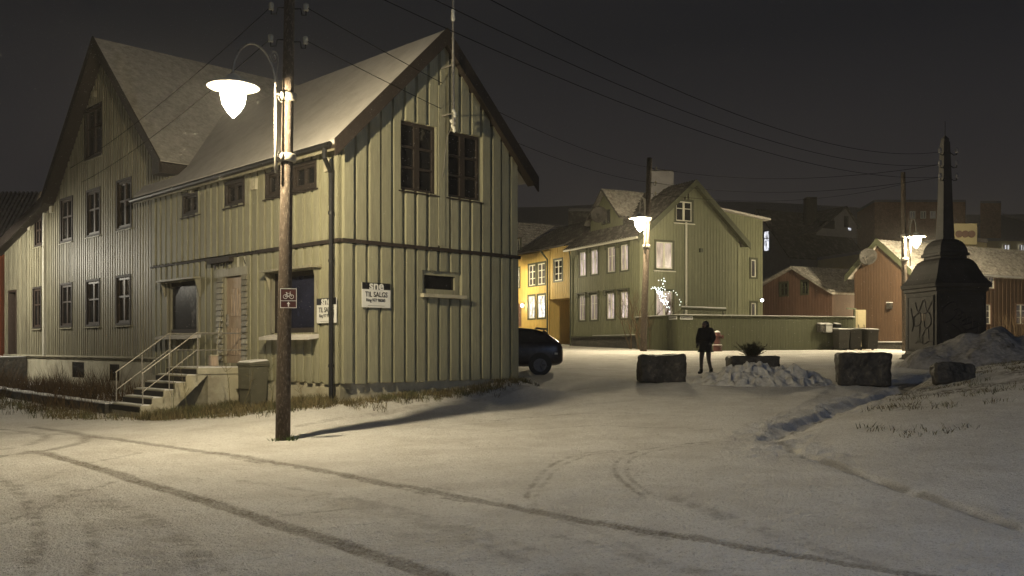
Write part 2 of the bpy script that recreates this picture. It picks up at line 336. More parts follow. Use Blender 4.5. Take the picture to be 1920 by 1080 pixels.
# ---------------------------------------------------------------- building helpers
def strip(mb, fr, s0, s1, n0, n1, zb, zt, ops, brk=()):
    cuts = sorted({s0, s1, *[q for o in ops for q in o[:2] if s0 < q < s1], *[q for q in brk if s0 < q < s1]})
    for a, b in zip(cuts[:-1], cuts[1:]):
        if b-a < 1e-4: continue
        m = (a+b)/2; hs = sorted([(o[2], o[3]) for o in ops if o[0] < m < o[1]]); lo = zb
        ta, tb = zt(a+1e-5), zt(b-1e-5)
        for h0, h1 in hs:
            if h0 > lo and h0 < min(ta, tb): mb.box(fr, a, b, n0, n1, lo, h0)
            lo = max(lo, h1)
        if lo < min(ta, tb): mb.box(fr, a, b, n0, n1, lo, ta, tb)
        elif lo < max(ta, tb): pass
def siding(mb, fr, s0, s1, zb, zt, ops=(), pitch=.33, bw=.19, over=.035, back=.06, brk=(), jag=0.0):
    if not callable(zt): t0 = zt; zt = lambda s: t0
    strip(mb, fr, s0, s1, -back, 0, zb+.012, zt, ops, brk)
    k = max(1, round((s1-s0)/pitch)); pt = (s1-s0)/k
    for i in range(k):
        a = s0+i*pt+(pt-bw)/2+random.uniform(-1,1)*.04*pt; w = bw*random.uniform(.88,1.08)
        strip(mb, fr, max(s0,a), min(s1,a+w), 0, over*random.uniform(.85,1.1), zb-random.uniform(0,jag), zt, ops, brk)
def window(par, fr, r, fm, pm, cols=2, rows=(), fw=.055, casing=.0, cm=None, depth=.05, sill=None, sm=None, mull=None, name='window'):
    s0, s1, z0, z1 = r; mb = MB()
    c = casing; o = .045
    if c:
        cb = MB(); cb.box(fr, s0, s0+c, -.05, o, z0, z1); cb.box(fr, s1-c, s1, -.05, o, z0, z1)
        cb.box(fr, s0+c, s1-c, -.05, o, z1-c, z1); cb.box(fr, s0+c, s1-c, -.05, o, z0, z0+c*.8)
    a0, a1, b0, b1 = s0+c, s1-c, z0+c*.8, z1-c
    n0, n1 = -.05, depth-.05
    mb.box(fr, a0, a0+fw, n0, n1, b0, b1); mb.box(fr, a1-fw, a1, n0, n1, b0, b1)
    mb.box(fr, a0+fw, a1-fw, n0, n1, b0, b0+fw); mb.box(fr, a0+fw, a1-fw, n0, n1, b1-fw, b1)
    mw = mull or fw*1.4
    xs = [a0+fw+(a1-a0-2*fw)*i/cols for i in range(1, cols)]
    for x in xs: mb.box(fr, x-mw/2, x+mw/2, n0, n1-.004, b0+fw, b1-fw)
    edges = [a0+fw]+xs+[a1-fw]
    for q in rows:
        z = b1-(b1-b0)*q
        for i in range(cols):
            e0 = edges[i]+(mw/2 if i else 0); e1 = edges[i+1]-(mw/2 if i < cols-1 else 0)
            mb.box(fr, e0, e1, n0, n1-.008, z-fw*.35, z+fw*.35)
    w = mb.build(name, fm, par)
    g = MB(); g.box(fr, a0+.01, a1-.01, n0-.03, n0+.008, b0+.01, b1-.01); g.build('pane', pm, w)
    if c: cb.build('casing', cm, w)
    if sill:
        d, h = sill; t = MB(); t.hexa([fr.pt(s0-.06,0,z0-h), fr.pt(s1+.06,0,z0-h), fr.pt(s1+.06,d,z0-h-.03), fr.pt(s0-.06,d,z0-h-.03),
                                    fr.pt(s0-.06,0,z0), fr.pt(s1+.06,0,z0), fr.pt(s1+.06,d,z0-.03), fr.pt(s0-.06,d,z0-.03)]); t.build('sill', sm or fm, w)
    return w
def slab(mb, P, t):                     # P: 4 top corners; t thickness straight down
    mb.hexa([(x,y,z-t) for x,y,z in P]+list(P))
def tile_roof(name, P, m, par, wave=.24, course=.34, amp=.035):
    # P = eave0, eave1, ridge1, ridge0; corrugated pantiles laid in courses
    e0, e1, r1, r0 = map(Vector, P); L = max((e1-e0).length, (r1-r0).length); H = (r0-e0).length
    nu = max(4, int(L/wave)*6); nc = max(2, int(H/course)); nor = (e1-e0).cross(r0-e0).normalized()
    if nor.z < 0: nor = -nor
    mb = MB(); rows = []
    for c in range(nc):
        for q, lift in ((c/nc, .04), ((c+1)/nc-.002, 0.0)): rows.append((q, lift))
    grid = []
    for q, lift in rows:
        a = e0.lerp(r0, q); b = e1.lerp(r1, q)
        grid.append([tuple(a.lerp(b, i/nu)+nor*(lift+amp*math.sin(i/6*2*math.pi)+.03)) for i in range(nu+1)])
    i0 = mb.pts([p for g in grid for p in g])
    for r in range(len(grid)-1):
        for i in range(nu):
            k = i0+r*(nu+1)+i; mb.f.append((k, k+1, k+nu+2, k+nu+1))
    o = mb.build(name, m, par, smooth=False, fix=False)
    return o
# ---------------------------------------------------------------- writing
def text(name, body, size, fr, s, z, n, m, par, flip=False, bold=.0, sx=1.0, thick=.004):
    cu = bpy.data.curves.new(name+'_curve', 'FONT'); cu.body = body; cu.size = size; cu.align_x = 'CENTER'; cu.align_y = 'CENTER'; cu.offset = bold; cu.extrude = thick/2; cu.resolution_u = 3
    to = bpy.data.objects.new(name+'_tmp', cu); COL.objects.link(to); dg = bpy.context.evaluated_depsgraph_get()
    me = bpy.data.meshes.new_from_object(to.evaluated_get(dg)); bpy.data.objects.remove(to); bpy.data.curves.remove(cu)
    off = OFF[par.name]; k = -1 if flip else 1
    for v in me.vertices:
        q = fr.pt(s+k*v.co.x*sx, n+v.co.z, z+v.co.y); v.co = (q[0]-off.x, q[1]-off.y, q[2]-off.z)
    me.materials.clear(); me.materials.append(m); me.name = name
    o = bpy.data.objects.new(name, me); COL.objects.link(o); o.parent = par; OFF[o.name] = off; return o
# ================================================================ CORNER HOUSE
H = house_frame(637, 19.0, -740)
LG, GB = H.long, H.gable
RZ, RA, RS = 8.82, 2.65, 2.98/3.0
W5 = 5.3
roofz = lambda a: RZ-abs(a-RA)*RS
c0 = H.pt(0,0,0)
ch = empty('corner_house', (c0[0], c0[1], .35), 'pale green board-clad wooden corner house with snowy gable roof and for-sale signs', 'house')
BZ = 3.82
# openings on the gable end
gw = [(*GB.rect(747,231,814,362),), (*GB.rect(835,252,897,372),)]
z0 = (gw[0][2]+gw[1][2])/2; z1 = (gw[0][3]+gw[1][3])/2
gw = [(q[0], q[1], z0, z1) for q in gw]
lw = GB.rect(788,509,858,551)
mb = MB()
siding(mb, GB, 0, W5, .83, BZ-.02, [lw], pitch=.335, bw=.235, over=.085, jag=.03)
siding(mb, GB, 0, W5, BZ+.055, lambda s: roofz(s)-.13, gw, pitch=.335, bw=.235, over=.095, brk=(RA,))
mb.box(GB, (gw[0][1]+gw[1][0])/2-.13, (gw[0][1]+gw[1][0])/2+.07, .1, .118, BZ+.1, 7.6)
# openings on the street side
lw_s = [LG.rect(344,359,374,402), LG.rect(424,334,460,384), LG.rect(500,321,537,370), LG.rect(550,306,597,360)]
zb = sum(q[2] for q in lw_s)/4; zt_ = sum(q[3] for q in lw_s)/4
shopA = LG.rect(316,528,372,625); shopB = LG.rect(514,509,593,624); door = LG.rect(409,506,467,681)
SA = 9.22
siding(mb, LG, 0, SA, .83, BZ-.02, [shopA, shopB, door], pitch=.33, bw=.2, over=.03, jag=.03)
siding(mb, LG, 0, SA, BZ+.05, 6.0, lw_s, pitch=.33, bw=.2, over=.045)
mb.box(LG, -.02, SA, .0, .06, 5.78, 5.98)
# plain rear and far walls
mb.hexa([H.pt(W5-.1,.02,.4), H.pt(W5,.02,.4), H.pt(W5,10,.4), H.pt(W5-.1,10,.4), H.pt(W5-.1,.02,6.0), H.pt(W5,.02,6.0), H.pt(W5,10,6.0), H.pt(W5-.1,10,6.0)])
mb.build('wall', M['siding'], ch)
mb = MB(); mb.box(GB, -.0, W5, -.10, .115, BZ-.03, BZ+.05); mb.box(LG, -.05, 3.4, .0, .07, BZ-.03, BZ+.05); mb.box(LG, 3.4, SA, .0, .055, BZ-.025, BZ+.02)
mb.build('belt_board', M['trimdark'], ch)
mb = MB(); mb.box(GB, .03, W5-.03, -.3, -.03, -.3, .85); mb.box(LG, .03, SA+.2, -.3, -.03, -.6, .85); mb.build('foundation', M['concrete'], ch)
# windows
for q in gw: window(ch, GB, q, M['trimdark'], M['glassdark'], 2, (.36,.66), fw=.07, depth=.06, mull=.15, sill=(.13,.03))
w = window(ch, GB, lw, M['siding'], M['glassdark'], 1, (), fw=.10, depth=.07); t = MB(); t.box(GB, lw[0]-.06, lw[1]+.12, .0, .2, lw[2]-.10, lw[2]-.02, None, None); t.build('sill', M['concrete'], w)
for q in lw_s: window(ch, LG, (q[0], q[1], zb, zt_), M['trimdark'], M['glassdark'], 2, (), fw=.06, casing=.09, cm=M['trimdark'], depth=.05, mull=.10, sill=(.08,.03))
for q, gl in ((shopA, M['glassfrost']), (shopB, mat('blue_reflecting_glass', (.02,.022,.04), .1, .3, 2))):
    w = window(ch, LG, q, M['trimdark'], gl, 1, (), fw=.11, depth=.03)
    t = MB(); a, b = q[0]-.14, q[1]+.16
    t.hexa([LG.pt(a,0,q[2]-.12), LG.pt(b,0,q[2]-.12), LG.pt(b,.30,q[2]-.16), LG.pt(a,.30,q[2]-.16), LG.pt(a,0,q[2]-.03), LG.pt(b,0,q[2]-.03), LG.pt(b,.30,q[2]-.09), LG.pt(a,.30,q[2]-.09)])
    t.build('sill', M['snowroof'], w)
    t = MB(); t.box(LG, q[0]-.22, q[1]+.22, 0, .26, q[3]+.02, q[3]+.07); t.hexa([LG.pt(q[0]-.15,0,q[3]-.45),LG.pt(q[0]-.11,0,q[3]-.45),LG.pt(q[0]-.11,.04,q[3]-.45),LG.pt(q[0]-.15,.04,q[3]-.45),LG.pt(q[0]-.15,0,q[3]+.019),LG.pt(q[0]-.11,0,q[3]+.019),LG.pt(q[0]-.11,.17,q[3]+.019),LG.pt(q[0]-.15,.17,q[3]+.019)]); t.hexa([LG.pt(q[1]+.11,0,q[3]-.45),LG.pt(q[1]+.15,0,q[3]-.45),LG.pt(q[1]+.15,.04,q[3]-.45),LG.pt(q[1]+.11,.04,q[3]-.45),LG.pt(q[1]+.11,0,q[3]+.019),LG.pt(q[1]+.15,0,q[3]+.019),LG.pt(q[1]+.15,.17,q[3]+.019),LG.pt(q[1]+.11,.17,q[3]+.019)])
    t.box(LG, q[0]-.1, q[0], -.05, .05, q[2], q[3]); t.box(LG, q[1], q[1]+.1, -.05, .05, q[2], q[3])
    t.build('hood', M['siding2'], w)
# door with scalloped side panels
D0, D1, DZ0, DZ1 = door
d0 = LG.rect(423,519,454,681); 
dp = MB(); dp.box(LG, d0[0], d0[1], -.07, -.03, 1.2, d0[3])
woodlight = mat('worn_door_wood', (.40,.31,.23), .55, .2, 6, (4,4,.6), .002, 30)
dm = MB(); dm.box(LG, d0[0], d0[1], -.08, -.035, 1.2, d0[3])
wd = d0[1]-d0[0]
for i in range(4):
    a = d0[0]+.14+i*(wd-.28)/4
    dm.box(LG, a+.015, a+(wd-.28)/4-.015, -.035, -.02, 2.35, d0[3]-.42+(.13 if i in (1,2) else 0)); dm.box(LG, a+.015, a+(wd-.28)/4-.015, -.035, -.02, 1.4, 2.05)
do = dm.build('door', woodlight, ch)
k = MB(); k.lathe(LG.pt(d0[1]-.07, .0, 2.17), [(.035,-.03),(.04,0),(.035,.03)], 10); k.lathe(LG.pt(d0[1]-.07,.0,2.34), [(.02,-.02),(.03,0),(.02,.02)], 10); k.box(LG, d0[1]-.1, d0[1]-.04, -.035, .01, 2.1, 2.4); k.build('handle', M['steel'], do)
t = MB(); t.box(LG, D0, d0[0], -.06, .03, 1.2, d0[3]+.02); t.box(LG, d0[1], D1, -.06, .03, 1.2, d0[3]+.02); t.box(LG, D0, D1, -.06, .04, d0[3]+.02, d0[3]+.22)
for side in ((D0+.02, d0[0]-.06), (d0[1]+.06, D1-.02)):
    z = 1.25
    while z < d0[3]-.05:
        t.hexa([LG.pt(side[0],.03,z), LG.pt(side[1],.03,z), LG.pt(side[1],.075,z), LG.pt(side[0],.075,z), LG.pt(side[0],.03,z+.125), LG.pt(side[1],.03,z+.125), LG.pt(side[1],.04,z+.125), LG.pt(side[0],.04,z+.125)]); z += .14
t.build('door_surround', M['siding2'], ch)
t = MB(); pz0, pz1 = d0[3]+.22, BZ-.04; pm = LG.s(440)
t.box(LG, D0, pm, -.05, .01, pz0, pz1); fp = t.build('fascia_panel', M['white'], ch)
t = MB(); 
for x0_, x1_, za, zc in ((.1,.22,.85,.2),(.34,.22,.85,.2),(.4,.5,.9,.35),(.62,.5,.9,.35)):
    wq = pm-D0; hq = pz1-pz0; t.tube([LG.pt(D0+x0_*wq,.015,pz0+za*hq), LG.pt(D0+x1_*wq,.015,pz0+zc*hq)], .012, 5)
t.build('painted_mark', M['black'], fp)
t = MB(); i = 0; a = pm; random.seed(3)
while a < D1+.1:                                              # torn tar-paper hanging in points
    b = a+random.uniform(.10,.2); zz = pz0+random.uniform(-.05,.2)
    t.prism([LG.pt(a,.03,pz1), LG.pt(b,.03,pz1), LG.pt((a+b)/2,.05,zz)], [LG.pt(a,.045,pz1), LG.pt(b,.045,pz1), LG.pt((a+b)/2,.065,zz)]); a = b-.03
t.box(LG, pm, D1+.3, .0, .16, pz1-.1, pz1); t.build('torn_covering', M['trimdark'], ch)
# roof
t = MB(); e = .35
L1 = 9.62
slab(t, [H.pt(-e,-e,roofz(-e)), H.pt(RA,-e,RZ), H.pt(RA,10.9,RZ), H.pt(-e,L1,roofz(-e))], .10)
slab(t, [H.pt(RA,-e,RZ), H.pt(W5+e,-e,roofz(W5+e)), H.pt(W5+e,10,roofz(W5+e)), H.pt(RA,10.9,RZ)], .10)
ro = t.build('roof', M['snowroof'], ch)
t = MB()
for a0, a1 in ((-e-.02, RA), (W5+e+.02, RA)):
    for off, dn, nb in ((0,.30,-e-.045), ):
        za, zb_ = roofz(a0), RZ
        t.hexa([H.pt(a0,nb,za-.34), H.pt(a1,nb,zb_-.36), H.pt(a1,nb+.04,zb_-.36), H.pt(a0,nb+.04,za-.34), H.pt(a0,nb,za+.03), H.pt(a1,nb,zb_+.03), H.pt(a1,nb+.04,zb_+.03), H.pt(a0,nb+.04,za+.03)])
    za = roofz(a0)
    t.hexa([H.pt(a0,-e,za-.16), H.pt(a1,-e,RZ-.16), H.pt(a1,.0,RZ-.16), H.pt(a0,.0,za-.16), H.pt(a0,-e,za-.11), H.pt(a1,-e,RZ-.11), H.pt(a1,.0,RZ-.11), H.pt(a0,.0,za-.11)])
t.build('bargeboard', M['trimdark'], ch)
t = MB(); t.hexa([H.pt(-e,-e,roofz(-e)-.22), H.pt(-e+.04,-e,roofz(-e)-.22), H.pt(-e+.04,L1,roofz(-e)-.22), H.pt(-e,L1,roofz(-e)-.22), H.pt(-e,-e,roofz(-e)-.08), H.pt(-e+.04,-e,roofz(-e)-.05), H.pt(-e+.04,L1,roofz(-e)-.05), H.pt(-e,L1,roofz(-e)-.08)])
t.hexa([H.pt(-e+.04,-e+.05,5.80), H.pt(0,-e+.05,5.80), H.pt(0,L1,5.80), H.pt(-e+.04,L1,5.80), H.pt(-e+.04,-e+.05,5.83), H.pt(0,-e+.05,5.83), H.pt(0,L1,5.83), H.pt(-e+.04,L1,5.83)])
t.build('fascia', M['siding2'], ch)
t = MB(); t.tube([H.pt(-e-.06,-e+.1,5.74), H.pt(-e-.06,L1+.05,5.70)], .065, 10); g = t.build('gutter', M['black'], ch)
t = MB(); t.tube([H.pt(-e-.06,-.05,5.70), H.pt(-e-.04,-.02,5.5), H.pt(-.16,.10,5.25), H.pt(-.13,.13,5.05), H.pt(-.13,.13,4), H.pt(-.13,.13,2.2), H.pt(-.13,.13,.45)], .048, 10)
for z in (4.4, 3.4, 2.3, 1.2): t.lathe(H.pt(-.13,.13,z), [(.05,-.03),(.062,-.03),(.062,.03),(.05,.03)], 10)
t.build('downpipe', M['black'], ch)
# vents
for x, y in ((364,353),(481,346),(620,311)):
    q = LG.s(x); z = LG.z(x, y); t = MB(); t.box(LG, q-.11, q+.11, .03, .10, z-.13, z+.13); t.box(LG, q-.05, q+.05, .1, .108, z-.05, z+.05); t.build('vent_cover', M['concrete'], ch)
# flagpole
fs = (gw[0][1]+gw[1][0])/2-.03
t = MB(); t.tube([GB.pt(fs,.52,6.6), GB.pt(fs,.50,7.9), GB.pt(fs,.50,12.2)], [.03,.03,.02], 10)
fpb = GB.pt(fs, .5, 6.5); fpo = empty('flagpole', fpb, 'thin flagpole fixed upright to the peak of the corner house gable', 'flagpole')
t.build('pole', M['steel'], fpo)
for z in (6.9, 8.0): t = MB(); t.tube([GB.pt(fs,.05,z), GB.pt(fs,.5,z)], .02, 6); t.build('bracket', M['steel'], fpo)
t = MB(); t.tube([GB.pt(fs,.5,6.65), GB.pt(fs,.3,6.4), GB.pt(fs,.06,5.2), GB.pt(fs,.06,4.6)], .007, 5); t.build('halyard', M['steel'], fpo)
t = MB()
for i in range(9):
    q = GB.pt(fs+random.uniform(-.04,.04), .5+random.uniform(-.04,.04), 6.5+i*.055); t.lathe(q, [(.01,-.05),(.045,-.01),(.04,.03),(.01,.05)], 7)
t.build('frosted_cleat', M['white'], fpo, smooth=True)
t = MB(); t.lathe(GB.pt(fs,.5,9.1), [(.02,-.15),(.05,-.06),(.035,.06),(.045,.12),(.02,.2)], 8)
t.build('frosted_collar', M['white'], fpo, smooth=True)
# ---------------------------------------------------------------- entrance steps
BS0, BS1 = 3.97, 5.55
ST = Fr(H.pt(0,BS0,0)[:2], (-H.u[0],-H.u[1]), (-H.v[0],-H.v[1]))     # s outward from the wall, n toward the camera's right
wS = BS1-BS0
es = empty('entrance_steps', ST.pt(1.2,-wS/2,0), 'concrete steps with steel railings up to the worn wooden door', 'steps')
t = MB(); zt5 = 1.10
t.box(ST, .03, .95, -wS, 0, -.4, zt5-.139); t.box(ST, .03, 1.22, -wS, .03, zt5-.14, zt5)
stp = []; n_ = 5; rz = (zt5-.12)/6; tw = .262
for i in range(n_):
    s0 = 1.22+i*tw; z = zt5-(i+1)*rz; t.box(ST, s0-.02, s0+tw, -wS, 0, z-.14 if i < 4 else -.3, z)
    t.box(ST, s0-.02, s0+.02, -wS, 0, z-.25, z) 
t.prism([ST.pt(.93,-.12,zt5-.14), ST.pt(1.22,-.12,zt5-.14), ST.pt(1.22+4.9*tw,-.12,zt5-5.6*rz), ST.pt(1.22+4.9*tw,-.12,-.1), ST.pt(2.0,-.12,-.1+.08)], [ST.pt(.93,-.004,zt5-.14), ST.pt(1.22,-.004,zt5-.14), ST.pt(1.22+4.9*tw,-.004,zt5-5.6*rz), ST.pt(1.22+4.9*tw,-.004,-.1), ST.pt(2.0,-.004,-.1+.08)])
t.build('flight', M['concrete'], es)
t = MB()
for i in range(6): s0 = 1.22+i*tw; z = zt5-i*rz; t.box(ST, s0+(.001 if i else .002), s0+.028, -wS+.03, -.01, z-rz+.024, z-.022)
t.build('riser_faces', mat('dark_riser', (.020,.017,.013), .9, .3, 10), es)  # near-black panels over the front of each riser
t = MB()
for i in range(6):
    s0 = 1.22+(i-1)*tw if i else .05; z = zt5-i*rz; t.box(ST, s0+.0, (s0+tw-.035) if i else 1.17, -wS+.02, -.02, z+.002, z+.022)
t.build('snow_layer', M['snow'], es)
def rail(n):
    t = MB(); hi = [ST.pt(.04,n,zt5+.82), ST.pt(1.2,n,zt5+.82), ST.pt(2.47,n,.18+.82)]; lo = [ST.pt(.04,n,zt5+.42), ST.pt(1.2,n,zt5+.42), ST.pt(2.47,n,.18+.40)]
    t.tube(hi, .016, 8); t.tube(lo, .012, 8)
    t.tube([ST.pt(1.17,n,zt5), ST.pt(1.17,n,zt5+.82)], .015, 8); t.tube([ST.pt(1.85,n,.62), ST.pt(1.85,n,1.45)], .015, 8); t.tube([ST.pt(2.45,n,.1), ST.pt(2.45,n,1.0)], .015, 8)
    return t.build('handrail', M['steel'], es)
rail(-.06); rail(-wS+.05)
# ---------------------------------------------------------------- signs on the corner house
def sale_sign(fr, s0, s1, z0, z1, flip, n, label):
    c = fr.pt((s0+s1)/2, n, z0); r = empty('for_sale_sign', c, label, 'sign', None)
    t = MB(); t.box(fr, s0, s1, n, n+.015, z0, z1); t.build('board', M['signwhite'], r)
    hb = (z1-z0)*.27; t = MB(); t.box(fr, s0, s1, n+.015, n+.018, z1-hb, z1); t.build('header_strip', M['signblack'], r)
    m = (s0+s1)/2; k = -1 if flip else 1; w = s1-s0
    text('logo_lettering', 'sne', .27*w/.75, fr, m, z1-hb*.45, n+.0205, M['signwhite'], r, flip, .007, 1.05)
    t = MB(); t.box(fr, m-w*.12, m+w*.16, n+.018, n+.0195, z1-hb*.93, z1-hb*.88); t.build('logo_small_print', M['stone'], r)
    text('lettering', 'TIL SALGS', .155*w/.75, fr, m, z0+(z1-z0)*.52, n+.018, M['signblack'], r, flip, .002, .86)
    text('lettering', 'Ring 977 98000', .098*w/.75, fr, m-.02*k, z0+(z1-z0)*.29, n+.018, M['signblack'], r, flip, .001, .82)
    t = MB(); t.box(fr, m-w*.3, m+w*.3, n+.015, n+.018, z0+.035, z0+.041); t.build('small_print', M['stone'], r)
    return r
q = GB.rect(673,531,726,577); sale_sign(GB, q[0], q[1], q[2], q[3], False, .1, 'for-sale sign on the gable wall below the belt board')
q = LG.rect(599.5,559,637,606); sale_sign(LG, .02, LG.s(599.5), LG.z(610,606), LG.z(610,559.5), True, .06, 'for-sale sign partly behind the black downpipe at the house corner')
# ---------------------------------------------------------------- small things at the door
b = LG.pt(LG.s(425), .35, zt5+.03); bo = empty('cardboard_box', b, 'small pale box left on the landing beside the door', 'box')
t = MB(); f = Fr(b[:2], (.8,.6), (.6,-.8)); t.box(f, -.09, .09, -.07, .07, b[2], b[2]+.24); t.build('carton', woodlight, bo); t = MB(); t.box(f, -.10, .10, -.08, .08, b[2]+.242, b[2]+.27); t.build('lid', M['concrete'], bo)
t = MB(); pts = [LG.pt(5.15,.08,zt5), LG.pt(5.2,.10,1.6), LG.pt(5.12,.06,2.2), LG.pt(5.02,.05,2.75)]; t.tube([Vector(p) for p in smooth_line([(p[2], 0) for p in pts])] if False else pts, .012, 6)
tag(t.build('loose_rope', M['concrete']), 'pale loose rope hanging down the wall beside the wooden door', 'rope')
def wheelie(name_mat, lid_mat, w=.55, d=.62, h=1.05):
    r = empty('wheelie_bin', (0,0,0)); t = MB(); k = .84
    t.hexa([(-w/2*k,-d/2*k,.06),(w/2*k,-d/2*k,.06),(w/2*k,d/2*k,.06),(-w/2*k,d/2*k,.06),(-w/2,-d/2,h-.07),(w/2,-d/2,h-.07),(w/2,d/2,h-.07),(-w/2,d/2,h-.07)])
    t.box(W0, -w/2-.02, w/2+.02, -d/2-.02, d/2+.02, h-.10, h-.06); t.box(W0,-w/2+.03,w/2-.03,-d/2-.008,-d/2+.03,.5,h-.15); t.build('body', name_mat, r, bevel=.012)
    t = MB(); t.hexa([(-w/2-.03,-d/2-.04,h-.055),(w/2+.03,-d/2-.04,h-.055),(w/2+.03,d/2+.02,h-.055),(-w/2-.03,d/2+.02,h-.055),(-w/2,-d/2,h-.01),(w/2,-d/2,h-.01),(w/2,d/2,h+.03),(-w/2,d/2,h+.03)]); t.build('lid', lid_mat, r, bevel=.01)
    t = MB(); t.tube([(-w/2+.05,d/2+.06,h-.03),(w/2-.05,d/2+.06,h-.03)], .015, 6); t.build('handle', name_mat, r)
    for sx_ in (-1,1):
        t = MB(); t.tube([(sx_*(w/2-.01),d/2-.08,.10),(sx_*(w/2+.05),d/2-.08,.10)], .10, 14); t.build('wheel', M['black'], r)
    t = MB(); t.hexa([(-w/2,-d/2,h-.008),(w/2,-d/2,h-.008),(w/2,d/2,h+.032),(-w/2,d/2,h+.032),(-w/2+.03,-d/2+.03,h+.02),(w/2-.03,-d/2+.03,h+.02),(w/2-.03,d/2-.03,h+.06),(-w/2+.03,d/2-.03,h+.06)]); t.build('snow_cap', M['snow'], r)
    return r
binG = wheelie(mat('grey_green_plastic', (.11,.105,.075), .5, .1), mat('grey_plastic_lid', (.10,.095,.07), .5, .1), .48, .5, 1.12)
tag(binG, 'grey wheelie bin standing against the house beside the concrete landing', 'wheelie bin')
p = LG.pt(2.98, .34, 0); binG.location = (p[0], p[1], gz(p[0],p[1])-.02); binG.rotation_euler[2] = R(-45+8)
# ================================================================ TALL HOUSE
TF = Fr(H.pt(.03,0,0)[:2], H.v, (-H.u[0],-H.u[1]))
tp = lambda b: (11.0-.943*abs(b-12.48)) if b < 17.05 else 6.69-(b-17.05)*.235
h0 = H.pt(0,12.5,0)
th = empty('gabled_house', (h0[0],h0[1],.2), 'tall yellow-green gabled wooden house with rows of dark cross-bar windows', 'house')
fins = []
RC = [(161,198,194,296), (115,367,138,452), (164,354,190,443), (220,338,249,431), (66.5,407,81,462), (115,530,137,613), (163,524,189,613), (219,518,247,611), (63,535,79,613)]
ops = [TF.rect(*q) for q in RC]
for rows in ((1,2,3),(5,6,7,8)):                                      # one height per row of windows
    za = sum(ops[i][2] for i in rows)/len(rows); zc = sum(ops[i][3] for i in rows)/len(rows)
    for i in rows: ops[i] = (ops[i][0], ops[i][1], za, zc)
dr = TF.rect(18,548,33,662)
mb = MB(); siding(mb, TF, 8.0, 17.9, 1.3, lambda s: tp(s)-.14, ops[:4]+ops[5:8], pitch=.185, bw=.11, over=.028, brk=(12.48,17.05))
siding(mb, TF, 17.98, 22.6, 1.3, lambda s: tp(s)-.14, [ops[4], ops[8], (dr[0],dr[1],1.3,dr[3])], pitch=.185, bw=.11, over=.028)
mb.hexa([H.pt(.2,8.0,1), H.pt(9,8.0,1), H.pt(9,8.1,1), H.pt(.2,8.1,1), H.pt(.2,8.0,6.6), H.pt(9,8.0,6.6), H.pt(9,8.1,6.6), H.pt(.2,8.1,6.6)])
mb.hexa([H.pt(.2,22.5,1), H.pt(9,22.5,1), H.pt(9,22.6,1), H.pt(.2,22.6,1), H.pt(.2,22.5,5.3), H.pt(9,22.5,5.3), H.pt(9,22.6,5.3), H.pt(.2,22.6,5.3)])
mb.build('wall', M['siding2'], th)
for i, q in enumerate(ops): window(th, TF, q, M['framedark'], M['glassold'], 2, (.42,) if i else (.4,), fw=.075, casing=.07, cm=M['trimdark'], depth=.05, mull=.11, sill=(.09,.03), sm=M['siding2'])
t = MB(); t.box(TF, dr[0], dr[1], -.25, -.2, 1.3, dr[3]); t.box(TF, dr[0], dr[0]+.08, -.2, .05, 1.3, dr[3]); t.box(TF, dr[1]-.08, dr[1], -.2, .05, 1.3, dr[3]); t.box(TF, dr[0], dr[1], -.2, .06, dr[3], dr[3]+.08); t.build('door', M['framedark'], th)
t = MB()
bw_ = [TF.rect(133,679,156,708), TF.rect(203,683,222,714)]
strip(t, TF, 7.9, 22.6, -.3, -.03, -.6, lambda s: 1.32, bw_); t.build('foundation', M['concrete'], th)
for q in bw_: window(th, TF, q, M['framedark'], M['glassold'], 2, (), fw=.05, depth=-.08, name='basement_window')
t = MB(); t.box(TF, 8.0, 22.6, -.0, .06, 1.26, 1.31); t.build('drip_board', M['concrete'], th)
t = MB(); ov = -.40; LA = 10.5
slab(t, [H.pt(ov,7.79,6.58), H.pt(ov,12.48,11.0), H.pt(LA,12.48,11.0), H.pt(LA,7.79,6.58)], .11)
slab(t, [H.pt(ov,12.48,11.0), H.pt(ov,17.1,6.65), H.pt(LA,17.1,6.65), H.pt(LA,12.48,11.0)], .11)
slab(t, [H.pt(ov,17.1,6.65), H.pt(ov,23.0,5.30), H.pt(LA,23.0,5.30), H.pt(LA,17.1,6.65)], .11)
t.build('roof', M['oldroof'], th)
t = MB()
for (b0, za), (b1, zc) in (((7.77,6.56),(12.48,11.0)),((12.48,11.0),(17.1,6.65)),((17.1,6.65),(23.0,5.30))):
    t.hexa([H.pt(ov-.04,b0,za-.30), H.pt(ov-.04,b1,zc-.32), H.pt(ov,b1,zc-.32), H.pt(ov,b0,za-.30), H.pt(ov-.04,b0,za+.03), H.pt(ov-.04,b1,zc+.03), H.pt(ov,b1,zc+.03), H.pt(ov,b0,za+.03)])
    t.hexa([H.pt(ov,b0,za-.17), H.pt(ov,b1,zc-.17), H.pt(.03,b1,zc-.17), H.pt(.03,b0,za-.17), H.pt(ov,b0,za-.12), H.pt(ov,b1,zc-.12), H.pt(.03,b1,zc-.12), H.pt(.03,b0,za-.12)])
t.hexa([H.pt(ov,7.72,6.25), H.pt(.9,7.72,6.25), H.pt(.9,8.3,6.25), H.pt(ov,8.3,6.25), H.pt(ov,7.72,6.5), H.pt(.9,7.72,6.5), H.pt(.9,8.3,7.0), H.pt(ov,8.3,7.0)])
t.build('bargeboard', M['trimdark'], th)
t = MB(); t.box(TF, 17.90, 17.98, -.02, .12, 1.28, TF.z(86,400)); t.build('corner_board', M['white'], th)
for x, y in ((100,393),(59,426)):
    q = TF.s(x); z = TF.z(x,y); t = MB(); t.box(TF, q-.13, q+.13, .02, .1, z-.11, z+.11); t.build('vent_cover', M['concrete'], th)
